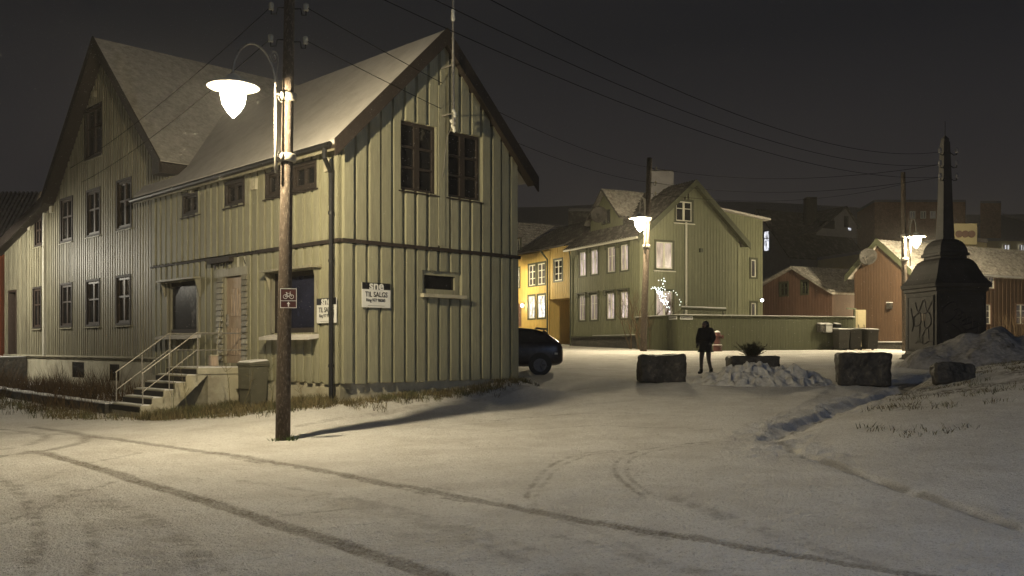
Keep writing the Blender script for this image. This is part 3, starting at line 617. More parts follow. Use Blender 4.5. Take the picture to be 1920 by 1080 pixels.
q = TF.s(181); z = TF.z(181,178); t = MB(); t.lathe(TF.pt(q,.06,z), [(.10,-.1),(.12,0),(.10,.1)], 10); t.build('round_vent', M['siding2'], th)
# steps at the far left door
sd = dr[0]-.3
ls = empty('side_steps', TF.pt((dr[0]+dr[1])/2, 1.2, 0), 'dark concrete steps with snow on each tread at the far left door', 'steps')
t = MB(); t2 = MB(); a0, a1 = dr[0]-1.05, dr[1]+1.5
t.box(TF, a0, a1, 0, 1.2, -.2, 1.22); t2.box(TF, a0+.01, a1-.01, .02, 1.18, 1.222, 1.245)
for i in range(5):
    z = 1.22-(i+1)*.19; n0 = 1.2+i*.3; t.box(TF, a0, a1, n0, n0+.3, -.2, z); t2.box(TF, a0+.01, a1-.01, n0+.02, n0+.28, z+.002, z+.02)
t.build('flight', M['stone'], ls); t2.build('snow_layer', M['snow'], ls)
# ---------------------------------------------------------------- house beyond, at the left edge
kp = at(-6,600,40); HB = Fr((kp.x, kp.y), (-.94,.34), (-.34,-.94))
oh = empty('orange_house', (kp.x,kp.y,.5), 'red-orange house with ribbed metal roof at the left edge', 'house')
M['orange'] = mat('red_orange_paint', (.33,.10,.045), .7, .15, 5, WD, island=.1); M['metalroof'] = mat('ribbed_metal_roof', (.34,.30,.26), .6, .3, 3)
p0 = at(8,600,38.5); OF = Fr((p0.x-.15, p0.y), (-1,.1), (-.1,-1))
t = MB(); siding(t, OF, 0, 9, .3, 6.1, pitch=.25, bw=.15); t.box(OF, 0, 9, -6, -.1, .3, 6.0); t.build('wall', M['orange'], oh)
t = MB(); PA, PB = at(76,362,46), at(-90,362,46); QA, QB = at(20,470,38), at(-150,470,38)
PA = Vector((PA.x, PA.y, PA.z)); slab(t, [tuple(QB), tuple(QA), tuple(PA), tuple(PB)], .15)
for i in range(22):
    q = i/21; a = QA.lerp(QB, q); b = PA.lerp(PB, q); t.tube([a+Vector((0,0,.03)), b+Vector((0,0,.03))], .07, 6)
t.build('roof', M['metalroof'], oh)
# ---------------------------------------------------------------- street lamps on wooden poles
GLOBE = bpy.data.materials.new('lit_lamp_glass'); GLOBE.use_nodes = True; _n2 = GLOBE.node_tree.nodes; _l2 = GLOBE.node_tree.links; _n2.clear()
_o = _n2.new('ShaderNodeOutputMaterial'); _a = _n2.new('ShaderNodeAddShader'); _t = _n2.new('ShaderNodeBsdfTransparent'); _e = _n2.new('ShaderNodeEmission'); _e.inputs[0].default_value = (1,.93,.72,1); _e.inputs[1].default_value = 9
_l2.new(_t.outputs[0], _a.inputs[0]); _l2.new(_e.outputs[0], _a.inputs[1]); _l2.new(_a.outputs[0], _o.inputs[0])
M['hat'] = mat('enamel_lamp_shade', (.45,.44,.38), .35, .05)
def street_lamp(px, py, d, top, lamp_px, lamp_py, lamp_d, label, power, r0=.130, r1=.080, scale=1.0, lean=(0,0), hat=True, insul=(), pole_mat=None, color=LAMP_COL):
    b = at(px, py, d); base = Vector((b.x, b.y, gz(b.x, b.y)))
    r = empty('street_lamp', base, label, 'street lamp')
    tz = at(px, top, d).z; tipx = lean[0]
    t = MB(); n = 14; ps = []; rr = []
    for i in range(n+1):
        q = i/n; ps.append(base+Vector((lean[0]*q, lean[1]*q, -.3 if i == 0 else (tz-base.z)*q))); rr.append(r0+(r1-r0)*q+random.uniform(-.002,.002))
    t.tube(ps, rr, 18); t.build('pole', pole_mat or M['polewood'], r, smooth=True)
    L = at(lamp_px, lamp_py, lamp_d); dirn = Vector((L.x-base.x-tipx*.7, L.y-base.y, 0)); dist = dirn.length; dirn.normalize()
    axis_at = lambda z: Vector((base.x+lean[0]*(z-base.z)/(tz-base.z), base.y, z))
    t = MB(); zc = L.z; off = .26*scale
    z_hi, z_lo = zc+.05*scale, zc-1.0*scale
    for z in (z_hi, z_lo):
        c = axis_at(z); t.tube([c+dirn*.08, c+dirn*off], .03*scale, 8); t.lathe(c+Vector((0,0,-.07*scale)), [(r0+.012,0),(r0+.03,.03*scale),(r0+.03,.11*scale),(r0+.012,.14*scale)], 16)
        cc = c+dirn*(r0+.04); t.tube([cc-dirn*.03, cc+dirn*.015], [.10*scale,.05*scale], 12)
    c = axis_at(zc)+dirn*off; t.tube([Vector((c.x,c.y,z_lo-.3*scale)), Vector((c.x,c.y,z_hi+.12*scale))], .028*scale, 8)
    arc = []
    for k in range(15):                                             # swan neck over to the lamp
        a = math.pi*k/14; rad = (dist-off)/2; arc.append(c+dirn*(rad-rad*math.cos(a))+Vector((0,0,(z_hi-zc)+.12*scale+(.62*scale)*math.sin(a)-( .0 ))))
    arc.append(Vector((L.x,L.y,zc+.10*scale))); t.tube(arc, .022*scale, 8)
    sc_ = []                                                        # iron scroll
    for k in range(26):
        a = k/25*3.6*math.pi; rr_ = (.12-.10*k/25)*scale; sc_.append(c+dirn*(-.02*scale-rr_*math.cos(a)*.8+ .06*scale)+Vector((0,0,(z_hi-zc)+.62*scale+rr_*math.sin(a))))
    t.tube([c+Vector((0,0,(z_hi-zc)+.05))]+sc_, .012*scale, 6); t.build('bracket', M['steel'], r, smooth=True)
    s = scale; t = MB(); t.lathe(L, [(.415*s,-.035*s),(.425*s,-.025*s),(.38*s,.015*s),(.24*s,.06*s),(.13*s,.085*s),(.10*s,.16*s),(.03*s,.19*s)], 28); hto = t.build('lamp_shade', M['hat'], r, smooth=True)
    t = MB(); t.lathe(L, [(.18*s,-.04*s),(.205*s,-.06*s),(.205*s,-.18*s),(.175*s,-.32*s),(.10*s,-.44*s),(.015*s,-.53*s)], 24); t.build('lamp_glass', GLOBE, r, smooth=True)
    if power:
        ld = bpy.data.lights.new('bulb', 'POINT'); ld.energy = power; ld.color = color; ld.shadow_soft_size = .06*s if s < 1.1 else .22
        lo = bpy.data.objects.new('bulb', ld); COL.objects.link(lo); lo.parent = r; lo.location = L-base+Vector((0,0,-.24*s))
    for (ix, iz, side) in insul:                                    # porcelain insulators on hooks
        c = axis_at(iz)
        e_ = c+Vector((side*(r0+.17), -.05, .02)); t = MB(); t.tube([c+Vector((side*r0*.7,0,.05)), c+Vector((side*(r0+.07),0,.05)), c+Vector((side*(r0+.09),0,-.06)), c+Vector((side*(r0+.17),-.05,-.08)), e_], .012, 6); io = t.build('insulator_hook', M['black'], r)
        t = MB(); t.lathe(e_, [(.03,-.03),(.048,-.02),(.035,.02),(.048,.04),(.045,.09),(.02,.11)], 12); t.build('insulator', M['concrete'], io, smooth=True)
    return r, axis_at
l1, ax1 = street_lamp(530, 823, 15.7, -160, 437.5, 160, 14.8, 'tall wooden pole carrying the large bright lamp in front of the corner house', P1, lean=(.14,0), insul=[(0,CZ+(650-22)*15.7/F,1),(0,CZ+(650-20)*15.7/F,-1),(0,CZ+(650-84)*15.7/F,1),(0,CZ+(650-80)*15.7/F,-1)])
l2, ax2 = street_lamp(1206, 657, 43, 296, 1200, 408, 42.2, 'wooden pole with a lit lamp in front of the dark green house', P2, r0=.16, r1=.12, scale=1.25, lean=(.3,0), insul=[(0,CZ+(650-318)*43/F,1),(0,CZ+(650-345)*43/F,1),(0,CZ+(650-365)*43/F,1)])
l3, ax3 = street_lamp(1697, 664, 46.5, 323, 1718, 443, 46.2, 'wooden pole with a lit lamp in front of the ochre house', P2*1.5, r0=.14, r1=.11, scale=1.15, lean=(-.1,0))
# two more lamps of the same street, outside the frame, whose light reaches the facades
def plain_lamp(x, y, z, label, power, color):
    b = Vector((x, y, gz(x, y))); r = empty('street_lamp', b, label, 'street lamp')
    t = MB(); t.tube([b+Vector((0,0,-.2)), b+Vector((0,0,3)), Vector((x,y,z+.3))], [.12,.11,.09], 14); t.tube([Vector((x,y,z+.2)), Vector((x+.6,y-.2,z+.3))], .03, 8); t.build('pole', M['polewood'], r, smooth=True)
    c = Vector((x+.7,y-.25,z)); t = MB(); t.lathe(c, [(.40,.05),(.41,.07),(.2,.16),(.05,.24)], 20); t.build('lamp_shade', M['hat'], r, smooth=True)
    t = MB(); t.lathe(c, [(.19,.04),(.2,-.1),(.1,-.3),(.02,-.36)], 18); t.build('lamp_glass', GLOBE, r, smooth=True)
    ld = bpy.data.lights.new('bulb', 'POINT'); ld.energy = power; ld.color = color; ld.shadow_soft_size = .08
    lo = bpy.data.objects.new('bulb', ld); COL.objects.link(lo); lo.parent = r; lo.location = c-b+Vector((0,0,-.1))
plain_lamp(-19.9, 30.6, 4.9, 'street lamp down the road to the left of the gabled house', 900, (1,.93,.76))
plain_lamp(8.5, -3.0, 7.0, 'street lamp behind the viewer with a cool white light', 1850, (.46,.64,1))
plain_lamp(-1.9, 60.5, 6.2, 'street lamp across from the yellow row houses', 950, (1,.84,.50))
# bicycle sign on the first pole
sgn = at(541, 560, 15.47); f = Fr((sgn.x, sgn.y), (.985,.17), (.17,-.985)); zs0, zs1 = at(541,577.5,15.47).z, at(541,541,15.47).z; zm = at(541,564,15.47).z
r = empty('bicycle_sign', sgn, 'dark red sign with a bicycle and an arrow on the lamp pole', 'sign')
M['signred'] = mat('dark_red_sign', (.055,.016,.014), .4, .05); hw = .135
t = MB(); t.box(f, -hw, hw, -.01, .01, zs0, zs1); t.build('board', M['signred'], r)
t = MB()
for a, b, c, d in ((-hw,hw,zs0,zs0+.008),(-hw,hw,zs1-.008,zs1),(-hw,hw,zm-.004,zm+.004),(-hw,-hw+.008,zs0+.008,zs1-.008),(hw-.008,hw,zs0+.008,zs1-.008)): t.box(f, a, b, .0102, .013, c, d)
t.build('border', M['signwhite'], r)
t = MB(); zc = (zm+zs1)/2-.015; C = lambda x, z: f.pt(x, .014, z)
for cx_ in (-.052, .052): t.tube([C(cx_+.034*math.cos(k/16*2*math.pi), zc-.02+.034*math.sin(k/16*2*math.pi)) for k in range(17)], .004, 5)
for ps in ([(-.052,-.02),(-.028,.035),(.03,.035),(.0,-.02),(-.052,-.02)], [(-.03,.05),(-.028,.035),(.0,-.02)], [(.052,-.02),(.03,.035),(.022,.06),(.04,.062)], [(-.045,.052),(-.02,.052)]): t.tube([C(a, zc+b) for a, b in ps], .004, 5)
t.build('bicycle_symbol', M['signwhite'], r)
t = MB(); za = zs0+.022; t.box(f, -.009, .009, .0102, .013, za, za+.05); t.prism([f.pt(-.028,.0102,za+.045), f.pt(.028,.0102,za+.045), f.pt(0,.0102,za+.085)], [f.pt(-.028,.013,za+.045), f.pt(.028,.013,za+.045), f.pt(0,.013,za+.085)]); t.build('arrow', M['signwhite'], r)
# ================================================================ DARK GREEN HOUSE AND THE ROW BEHIND IT
M['green'] = mat('dark_green_paint', (.185,.192,.115), .6, .15, 5, WD, .003, 30, .08)
M['greentrim'] = mat('green_trim_paint', (.060,.065,.035), .6, .15, 5)
M['yellow'] = mat('yellow_paint', (.62,.44,.14), .6, .1, 5, WD, island=.06)
M['ochre'] = mat('ochre_brown_paint', (.085,.048,.026), .7, .15, 5, WD, island=.10)
M['redbrown'] = mat('red_brown_paint', (.17,.095,.065), .7, .15, 5, WD, island=.1)
M['greywall'] = mat('grey_house_paint', (.28,.27,.27), .8, .1, 3)
M['tile'] = mat('dusted_roof_tiles', (.34,.31,.26), .85, .2, 9, (1,1,1), col2=(.60,.56,.50), thr=(.38,.58))
M['tiledark'] = mat('dark_roof_tiles', (.075,.068,.06), .85, .3, 6, (1,1,1), col2=(.20,.185,.16), thr=(.48,.65))
M['winlit'] = emit('curtained_lit_window', (1,.84,.80), .34, (.35,.30,.30), (6,6,1.2))
M['winlit2'] = emit('bright_lit_window', (.90,.92,1), .9, (.3,.3,.3), (5,5,2.5))
M['windim'] = emit('dim_window', (1,.85,.75), .045, (.05,.05,.05), (6,6,2))
M['whitelit'] = emat('white_bulb', (.95,.97,1), 10)
G = house_frame(1200, 50, 100)
def gzp(p): return gz(p[0], p[1])
def zY(py, Y): return CZ+(HY-py)*Y/F
t1 = G.long.s(1070); a1 = G.gable.s(1386)
ZG = 1.35
zeL = zY(441, 50); A0 = a1/2
def ridge_z(py, fr_pt): return zY(py, fr_pt[1])
zr = ridge_z(338, G.pt(A0, -.4, 0))
k = (zr-zeL+.1)/(A0+.4)
gt = lambda a: zr-abs(a-A0)*k
gh = empty('green_house', G.pt(A0,0,ZG), 'dark green two-storey wooden house with white windows and steep tiled roof', 'house')
LW = [(1085.5,472,1100.7,521),(1107,465.5,1123.3,517),(1138,459,1156,513),(1162.7,453,1180.4,508)]
LW2 = [(1085,552,1099.5,603),(1106,550,1122.7,602),(1137,545.5,1154.4,601),(1162.7,542,1180.4,600)]
def row(fr, qs):
    rs = [fr.rect(*q) for q in qs]; a = sum(r[2] for r in rs)/len(rs); b = sum(r[3] for r in rs)/len(rs); return [(r[0], r[1], a, b) for r in rs]
wu, wl = row(G.long, LW), row(G.long, LW2)
gw_ = [G.gable.rect(1264,374,1300,418), G.gable.rect(1226.5,450,1264,507), G.gable.rect(1226.5,542,1264,604)]
mb = MB(); siding(mb, G.long, 0, t1, ZG+.9, zeL-.05, wu+wl, pitch=.22, bw=.12, over=.02)
siding(mb, G.gable, 0, a1, ZG+.2, lambda s: gt(s)-.15, gw_, pitch=.22, bw=.12, over=.02, brk=(A0,))
mb.box(G.gable, a1-.1, a1, -.5, -9, ZG, zeL); mb.build('wall', M['green'], gh)
t = MB(); t.box(G.long, .02, t1, -.3, -.04, ZG-.6, ZG+.95); t.box(G.gable, .04, a1, -.3, -.04, ZG-.5, ZG+.25); t.build('foundation', M['stone'], gh)
t = MB(); t.box(G.long, -.03, t1, 0, .10, ZG+.82, ZG+.9); t.build('drip_board', M['greentrim'], gh); t = MB(); t.box(G.long, 0, 4.8, .0, .09, ZG+.90, ZG+.93); t.build('snow_layer', M['snow'], gh)
for i, q in enumerate(wu+wl):
    w = window(gh, G.long, q, M['white'], M['winlit'], 2, (.36,), fw=.05, casing=.11, cm=M['greentrim'], depth=.05, mull=.08)
    t = MB(); t.box(G.long, q[0]-.1, q[1]+.1, .03, .16, q[3], q[3]+.08); t.box(G.long, q[0]-.06, q[0]+.04, .03, .12, q[3]-.25, q[3]); t.box(G.long, q[1]-.04, q[1]+.06, .03, .12, q[3]-.25, q[3]); t.build('hood', M['greentrim'], w)
for q, pm_ in zip(gw_, (M['glassdark'], M['winlit'], M['winlit'])):
    window(gh, G.gable, q, M['white'], pm_, 2, (.36,) if pm_ is M['glassdark'] else (), fw=.06, casing=.12, cm=M['greentrim'], depth=.05, mull=.13, sill=(.1,.05))
t = MB(); 
for fr, s0, s1 in ((G.long,-.02,.16),(G.gable,-.03,.14),(G.gable,a1-.14,a1+.02)): t.box(fr, s0, s1, .0, .05, ZG+.9, zeL-.1)
for q in (wu[0][0]+wu[1][1])/2, : pass
for s_ in (wu[1][1]+.25, wu[3][1]+.0): pass
t.build('corner_board', M['green'], gh)
ds = G.gable.s(1285); t = MB(); t.tube([G.gable.pt(ds,.08,G.gable.z(1285,417)), G.gable.pt(ds,.08,ZG+.2)], .06, 8); t.build('downpipe', M['white'], gh)
q = G.gable.s(1313); z = G.gable.z(1313,470); t = MB(); t.box(G.gable, q-.1, q+.1, .02, .14, z-.1, z+.12); t.build('vent_cover', M['greentrim'], gh)
ee = .45
E0, E1 = G.pt(-ee,-ee,gt(-ee)), G.pt(-ee,t1,gt(-ee)); R0, R1 = G.pt(A0,-ee,zr), G.pt(A0,t1,zr); F0, F1 = G.pt(a1+ee,-ee,gt(a1+ee)), G.pt(a1+ee,t1,gt(a1+ee))
t = MB(); slab(t, [E0, R0, R1, E1], .12); slab(t, [R0, F0, F1, R1], .12); t.build('roof', M['tiledark'], gh)
tile_roof('roof_tiles', (E0, E1, R1, R0), M['tiledark'], gh)
t = MB()
for (p, q) in ((E0, R0), (R0, F0)):
    o_ = Vector((-G.v[0], -G.v[1], 0))*.05; p = Vector(p); q = Vector(q); dn = Vector((0,0,-.32)); up = Vector((0,0,.05))
    t.hexa([p+dn, q+dn, q+dn+o_, p+dn+o_, p+up, q+up, q+up+o_, p+up+o_])
    i_ = Vector((G.v[0], G.v[1], 0))*ee; a_, b_ = Vector((0,0,-.16)), Vector((0,0,-.13)); t.hexa([p+a_, q+a_, q+a_+i_, p+a_+i_, p+b_, q+b_, q+b_+i_, p+b_+i_])
t.build('bargeboard', M['greentrim'], gh)
t = MB(); t.tube([G.pt(-ee-.05,-ee,gt(-ee)-.05), G.pt(-ee-.05,t1,gt(-ee)-.05)], .07, 8); t.box(G.long, 0, t1, 0, ee, zeL-.12, zeL-.07); t.build('gutter', M['white'], gh)
t = MB(); t.tube([G.long.pt(t1-.5,.4,zeL-.15), G.long.pt(t1-.15,.1,zeL-.8), G.long.pt(t1-.15,.1,ZG)], .05, 8); t.build('downpipe', M['greentrim'], gh)
# cross gable on the street-side roof slope
Tm = G.long.s(1140, -.9); dh = 1.75; dz = zY(355, G.pt(.7,Tm,0)[1]); dk2 = .98
DF = Fr(G.pt(.75,0,0)[:2], G.v, (-G.u[0],-G.u[1]))
t = MB(); siding(t, DF, Tm-dh, Tm+dh, gt(.75)-.1, lambda s: dz-abs(s-Tm)*dk2-.1, [(Tm-.5,Tm+.5,gt(.75)+.3,gt(.75)+1.2)], pitch=.25, bw=.12, over=.02, brk=(Tm,)); dmr = t.build('dormer', M['green'], gh)
window(dmr, DF, (Tm-.5,Tm+.5,gt(.75)+.3,gt(.75)+1.2), M['greentrim'], M['glassdark'], 2, (), fw=.07)
def dp(a, s): return G.pt(a, Tm+s, dz-abs(s)*dk2)
t = MB(); slab(t, [dp(.4,-dh-.2), dp(.4,0), dp(A0+.3,0), dp(A0+.3,-dh-.2)], .08); slab(t, [dp(.4,0), dp(.4,dh+.2), dp(A0+.3,dh+.2), dp(A0+.3,0)], .08); t.build('dormer_roof', M['tiledark'], dmr)
tile_roof('dormer_tiles', (dp(.4,-dh-.2), dp(A0,-dh-.2), dp(A0,0), dp(.4,0)), M['tile'], dmr)
def dish(name, c, dirn, rad, label):
    r = empty(name, c, label, 'satellite dish'); d = Vector(dirn).normalized(); a = d.cross(Vector((0,0,1))).normalized(); b_ = a.cross(d); rs = []
    for q in (.04, .3, .6, .85, 1): rs.append([Vector(c)+d*(.25*rad*(q*q))+(a*math.cos(k/20*2*math.pi)+b_*math.sin(k/20*2*math.pi))*rad*q for k in range(20)])
    rs2 = [[p-d*.02 for p in g] for g in rs[::-1]]
    t = MB(); t.rings(rs+rs2); t.build('reflector', M['stone'], r, smooth=True)
    t = MB(); t.tube([Vector(c)+d*.25*rad-b_*rad, Vector(c)+d*rad*.9-b_*.1], .015, 6); t.lathe(Vector(c)+d*rad*.9-b_*.1, [(.03,-.04),(.05,0),(.03,.05)], 8); t.tube([Vector(c)-d*.02, Vector(c)-d*.5], .03, 6); t.build('arm', M['black'], r)
c = DF.pt(Tm-.2, .6, zY(405, DF.pt(Tm,0,0)[1])); dish('satellite_dish', c, (-.2,-1,.1), .5, 'satellite dish on the dormer of the dark green house')
# chimney
cc = at(1236, 335, 54); t = MB(); t.box(W0, cc.x-.6, cc.x+.75, cc.y-.5, cc.y+.5, zr-2, zY(322, 54)); cm_ = t.build('chimney', M['stone'], gh); 
t = MB(); t.box(W0, cc.x-.62, cc.x+.77, cc.y-.52, cc.y+.52, zr-1.2, zY(322.5,54)-.05); t.build('metal_cladding', M['greywall'], cm_)
# side extension with a shed roof
x0e = a1+.02; x1e = G.gable.s(1430, -2.4); XE = Fr(G.pt(0,2.4,0)[:2], G.u, (-G.v[0],-G.v[1])); zt1, zt2 = zY(380, 55), XE.z(1436,409)
sl = (zt2-zt1)/(x1e-(a1-2)); ops_ = row(XE, [(1405,483,1420,523)])+row(XE, [(1405,564,1420,604)])
ex = empty('house_extension', XE.pt(x1e,0,ZG), 'dark green flat-fronted annex with a low shed roof right of the gabled house', 'house')
t = MB(); siding(t, XE, a1-1.2, x1e, ZG-.2, lambda s: zt2+sl*(s-x1e)-.14, ops_, pitch=.22, bw=.12, over=.02); t.box(XE, x1e-.1, x1e-.001, -6, -.07, ZG-.2, zt2-.2); t.build('wall', M['green'], ex)
for q in ops_: window(ex, XE, q, M['white'], M['windim'], 1, (), fw=.07, casing=.13, cm=M['greentrim'], depth=.05)
t = MB(); t.hexa([XE.pt(a1-2.6,.3,zt2+sl*(a1-2.6-x1e)-.12), XE.pt(x1e+.4,.3,zt2+sl*.4-.12), XE.pt(x1e+.4,-6,zt2+sl*.4-.12), XE.pt(a1-2.6,-6,zt2+sl*(a1-2.6-x1e)-.12), XE.pt(a1-2.6,.3,zt2+sl*(a1-2.6-x1e)), XE.pt(x1e+.4,.3,zt2+sl*.4), XE.pt(x1e+.4,-6,zt2+sl*.4), XE.pt(a1-2.6,-6,zt2+sl*(a1-2.6-x1e))]); t.build('roof', M['snowroof'], ex)
q = at(1429, 563, 53.5); r = empty('wall_lamp', q, 'small cold white lamp on the corner of the green annex', 'lamp'); t = MB(); t.lathe(q, [(.03,-.09),(.09,-.04),(.09,.04),(.03,.09)], 10); t.build('bulb_glass', M['whitelit'], r, smooth=True); t = MB(); t.tube([q+Vector((0,0,.08)), q+Vector((-.1,.2,.12)), Vector(XE.pt(x1e-.05,0,q.z+.1))], .02, 6); t.build('bracket', M['black'], r)
# yellow row houses
Z2 = 1.55; t2 = G.long.s(1030); t3 = G.long.s(968)
yh = empty('yellow_house', G.pt(3,(t2+t3)/2,Z2), 'yellow two-storey wooden house with white windows and an open passage at its right end', 'house')
ze2 = zY(463, G.pt(0,(t1+t2)/2,0)[1]); zc2 = G.long.z(1050,560)
yw = row(G.long, [(1038,484,1056,529)]); yu = row(G.long, [(990.5,494,1006,538),(1007,490,1024,536)]); yl = row(G.long, [(990,552,1005,600),(1007,550,1024,598)])
dq = G.long.rect(968,570,978,613); uq = row(G.long, [(968,500,976,541)])
t = MB(); siding(t, G.long, t1+.02, t2, zc2, ze2, yw, pitch=.22, bw=.13, over=.025); siding(t, G.long, t2, t3, Z2+.4, ze2-.1, yu+yl+uq+[dq], pitch=.22, bw=.13, over=.02)
t.box(G.long, t2, t2+.2, -2.5, 0, Z2-.4, zc2); t.box(G.long, t1+.02, t2, -2.6, -2.5, Z2-.4, zc2+.05); t.box(G.long, t1+.05, t2, -2.5, -.07, zc2+.01, zc2+.1); t.build('wall', M['yellow'], yh)
t = MB(); t.box(G.long, t2+.03, t3, -.3, -.03, Z2-.5, Z2+.42); t.build('foundation', M['stone'], yh)
for q in yw: window(yh, G.long, q, M['white'], M['glassdark'], 2, (.33,.66), fw=.06, casing=.12, cm=M['greentrim'], depth=.05)
for q in yu: window(yh, G.long, q, M['white'], M['windim'], 2, (.33,.66), fw=.06, casing=.12, cm=M['greentrim'], depth=.05)
for q in yl: window(yh, G.long, q, M['white'], M['winlit2'], 2, (.33,.66), fw=.06, casing=.12, cm=M['greentrim'], depth=.05)
for q in uq: window(yh, G.long, q, M['white'], M['windim'], 2, (.5,), fw=.06, casing=.1, cm=M['greentrim'], depth=.05)
t = MB(); t.box(G.long, dq[0], dq[1], -.06, -.02, dq[2], dq[3]); t.box(G.long, dq[0]+.15, dq[1]-.15, -.02, 0, dq[2]+.2, dq[3]-.8); do = t.build('door', M['redbrown'], yh); t = MB(); t.lathe(G.long.pt(dq[0]+.12,.04,dq[2]+1), [(.02,-.03),(.04,0),(.02,.03)], 8); t.build('handle', M['steel'], do)
t = MB(); t.tube([G.long.pt(t2+.3,.5,ze2-.1), G.long.pt(t2+.06,.12,ze2-.7), G.long.pt(t2+.06,.12,Z2)], .06, 8); t.build('downpipe', M['greentrim'], yh)
zr2 = zr-.9; e2 = G.pt(-.5,t1+.03,ze2+.02), G.pt(-.5,t3,ze2+.02), G.pt(A0,t3,zr2), G.pt(A0,t1+.03,zr2)
t = MB(); slab(t, [e2[0],e2[1],e2[2],e2[3]], .12); slab(t, [e2[3],e2[2],G.pt(a1,t3,ze2),G.pt(a1,t1+.03,ze2)], .12); t.build('roof', M['tiledark'], yh)
tile_roof('roof_tiles', (e2[0],e2[1],e2[2],e2[3]), M['tiledark'], yh)
q = G.long.s(985); z = G.long.z(985,573); t = MB(); c = Vector(G.long.pt(q,.25,z)); t.lathe(c, [(.04,-.12),(.11,-.05),(.11,.05),(.04,.12)], 10)
r = empty('door_lamp', c, 'glowing white lamp beside the door of the yellow house', 'lamp'); t.build('bulb_glass', M['whitelit'], r, smooth=True); t = MB(); t.tube([c+Vector((0,0,.1)), Vector(G.long.pt(q,.0,z+.2))], .02, 6); t.build('bracket', M['black'], r)
ld = bpy.data.lights.new('bulb', 'POINT'); ld.energy = 12; ld.color = (.9,.95,1); ld.shadow_soft_size = .05; lo = bpy.data.objects.new('bulb', ld); COL.objects.link(lo); lo.parent = r; lo.location = (-.15,-.25,.0)
for i, (x, lab) in enumerate(((1042, 'dark mailbox in the passage of the yellow house, left one'), (1050, 'dark mailbox in the passage of the yellow house, right one'))):
    s_ = G.long.s(x,-2.4); t = MB(); z = zY(606, 58); t.box(G.long, s_-.22, s_+.22, -2.5, -2.25, z-.3, z+.15); t.box(G.long, s_-.24, s_+.24, -2.5, -2.2, z+.151, z+.19); tag(t.build('mailbox', M['black']), lab, 'mailbox', 'mailboxes in the yellow house passage')
# yellow gabled house further along
t4 = t3+.5; Y3 = empty('far_yellow_house', G.pt(3,t4+3,Z2), 'far yellow house with a tiled roof at the end of the row', 'house')
y3p = G.pt(0,t4+2.8,0)[1]; z3 = zY(414, y3p); e3 = zY(455, G.pt(0,t4,0)[1])
t = MB(); q = row(G.long, [(968,446,977,478)])
siding(t, G.long, t4, t4+5.6, Z2, lambda s: z3-abs(s-t4-2.8)*(z3-e3)/2.8-.1, [], pitch=.25, bw=.14, brk=(t4+2.8,)); t.box(Fr(G.pt(0,t4,0)[:2], G.u, (-G.v[0],-G.v[1])), 0, 7, -.1, 0, Z2, e3); t.build('wall', M['yellow'], Y3)
window(Y3, G.long, (q[0][0],q[0][1]+.3,q[0][2],q[0][3]), M['white'], M['glassdark'], 2, (.5,), fw=.06, depth=.12, casing=.1, cm=M['greentrim'])
P = (G.pt(-.4,t4-.3,e3-.2), G.pt(7,t4-.3,e3-.2), G.pt(7,t4+2.8,z3), G.pt(-.4,t4+2.8,z3))
t = MB(); slab(t, P, .1); slab(t, [P[3],P[2],G.pt(7,t4+6,e3-.2),G.pt(-.4,t4+6,e3-.2)], .1); t.build('roof', M['tile'], Y3); tile_roof('roof_tiles', P, M['tile'], Y3)
# ================================================================ FENCE AND WHAT STANDS BY IT
fa, fb, fc = at(1192,600,49.3), at(1271,600,45.3), at(1602,600,48.6)
fn = empty('board_fence', (fb.x,fb.y,1.4), 'long dark green board fence with a snow-capped rail in front of the green house', 'fence')
def frm(a, b):
    d = Vector((b.x-a.x,b.y-a.y)); L = d.length; d.normalize(); n = Vector((d.y,-d.x)); return Fr((a.x,a.y),(d.x,d.y),(n.x,n.y)), L
f1, L1_ = frm(fa, fb); f2, L2_ = frm(fb, fc); zf = zY(590, 45.3)
t = MB(); siding(t, f1, 0, L1_, 1.2, zf-.05, pitch=.16, bw=.1, over=.015); siding(t, f2, 0, L2_, 1.2, zf-.05, pitch=.16, bw=.1, over=.015); t.build('boards', mat('fence_green_paint', (.070,.074,.038), .7, .15, 5, WD, .003, 30, .08), fn)
t = MB(); t.box(f1, 0, L1_+.05, -.12, .10, zf-.05, zf-.01); t.box(f2, -.05, L2_, -.12, .10, zf-.052, zf-.012); t.build('cap_rail', M['greentrim'], fn)
t = MB(); t.box(f1, .02, L1_, -.10, .08, zf-.009, zf+.025); t.box(f2, 0, L2_-.03, -.10, .08, zf-.010, zf+.02); t.build('snow_cap', M['snow'], fn)
# mailboxes, street plates
def mailbox(px0, px1, py0, py1, m, lab):
    a, b = f2.s(px0,.3), f2.s(px1,.3); z0_, z1_ = f2.z(px0,py1,.3), f2.z(px0,py0,.3); r = empty('mailbox', f2.pt((a+b)/2,.02,z0_), lab, 'mailbox')
    t = MB(); t.box(f2, a, b, .02, .30, z0_, z1_); t.build('body', m, r); t = MB(); t.hexa([f2.pt(a-.02,.02,z1_+.003),f2.pt(b+.02,.02,z1_+.003),f2.pt(b+.02,.33,z1_+.003),f2.pt(a-.02,.33,z1_+.003),f2.pt(a-.02,.02,z1_+.08),f2.pt(b+.02,.02,z1_+.08),f2.pt(b+.02,.33,z1_+.03),f2.pt(a-.02,.33,z1_+.03)]); t.build('lid', m, r)
    t = MB(); t.hexa([f2.pt(a,.04,z1_+.085),f2.pt(b,.04,z1_+.085),f2.pt(b,.32,z1_+.035),f2.pt(a,.32,z1_+.035),f2.pt(a+.03,.05,z1_+.12),f2.pt(b-.03,.05,z1_+.12),f2.pt(b-.03,.3,z1_+.07),f2.pt(a+.03,.3,z1_+.07)]); t.build('snow_cap', M['snow'], r)
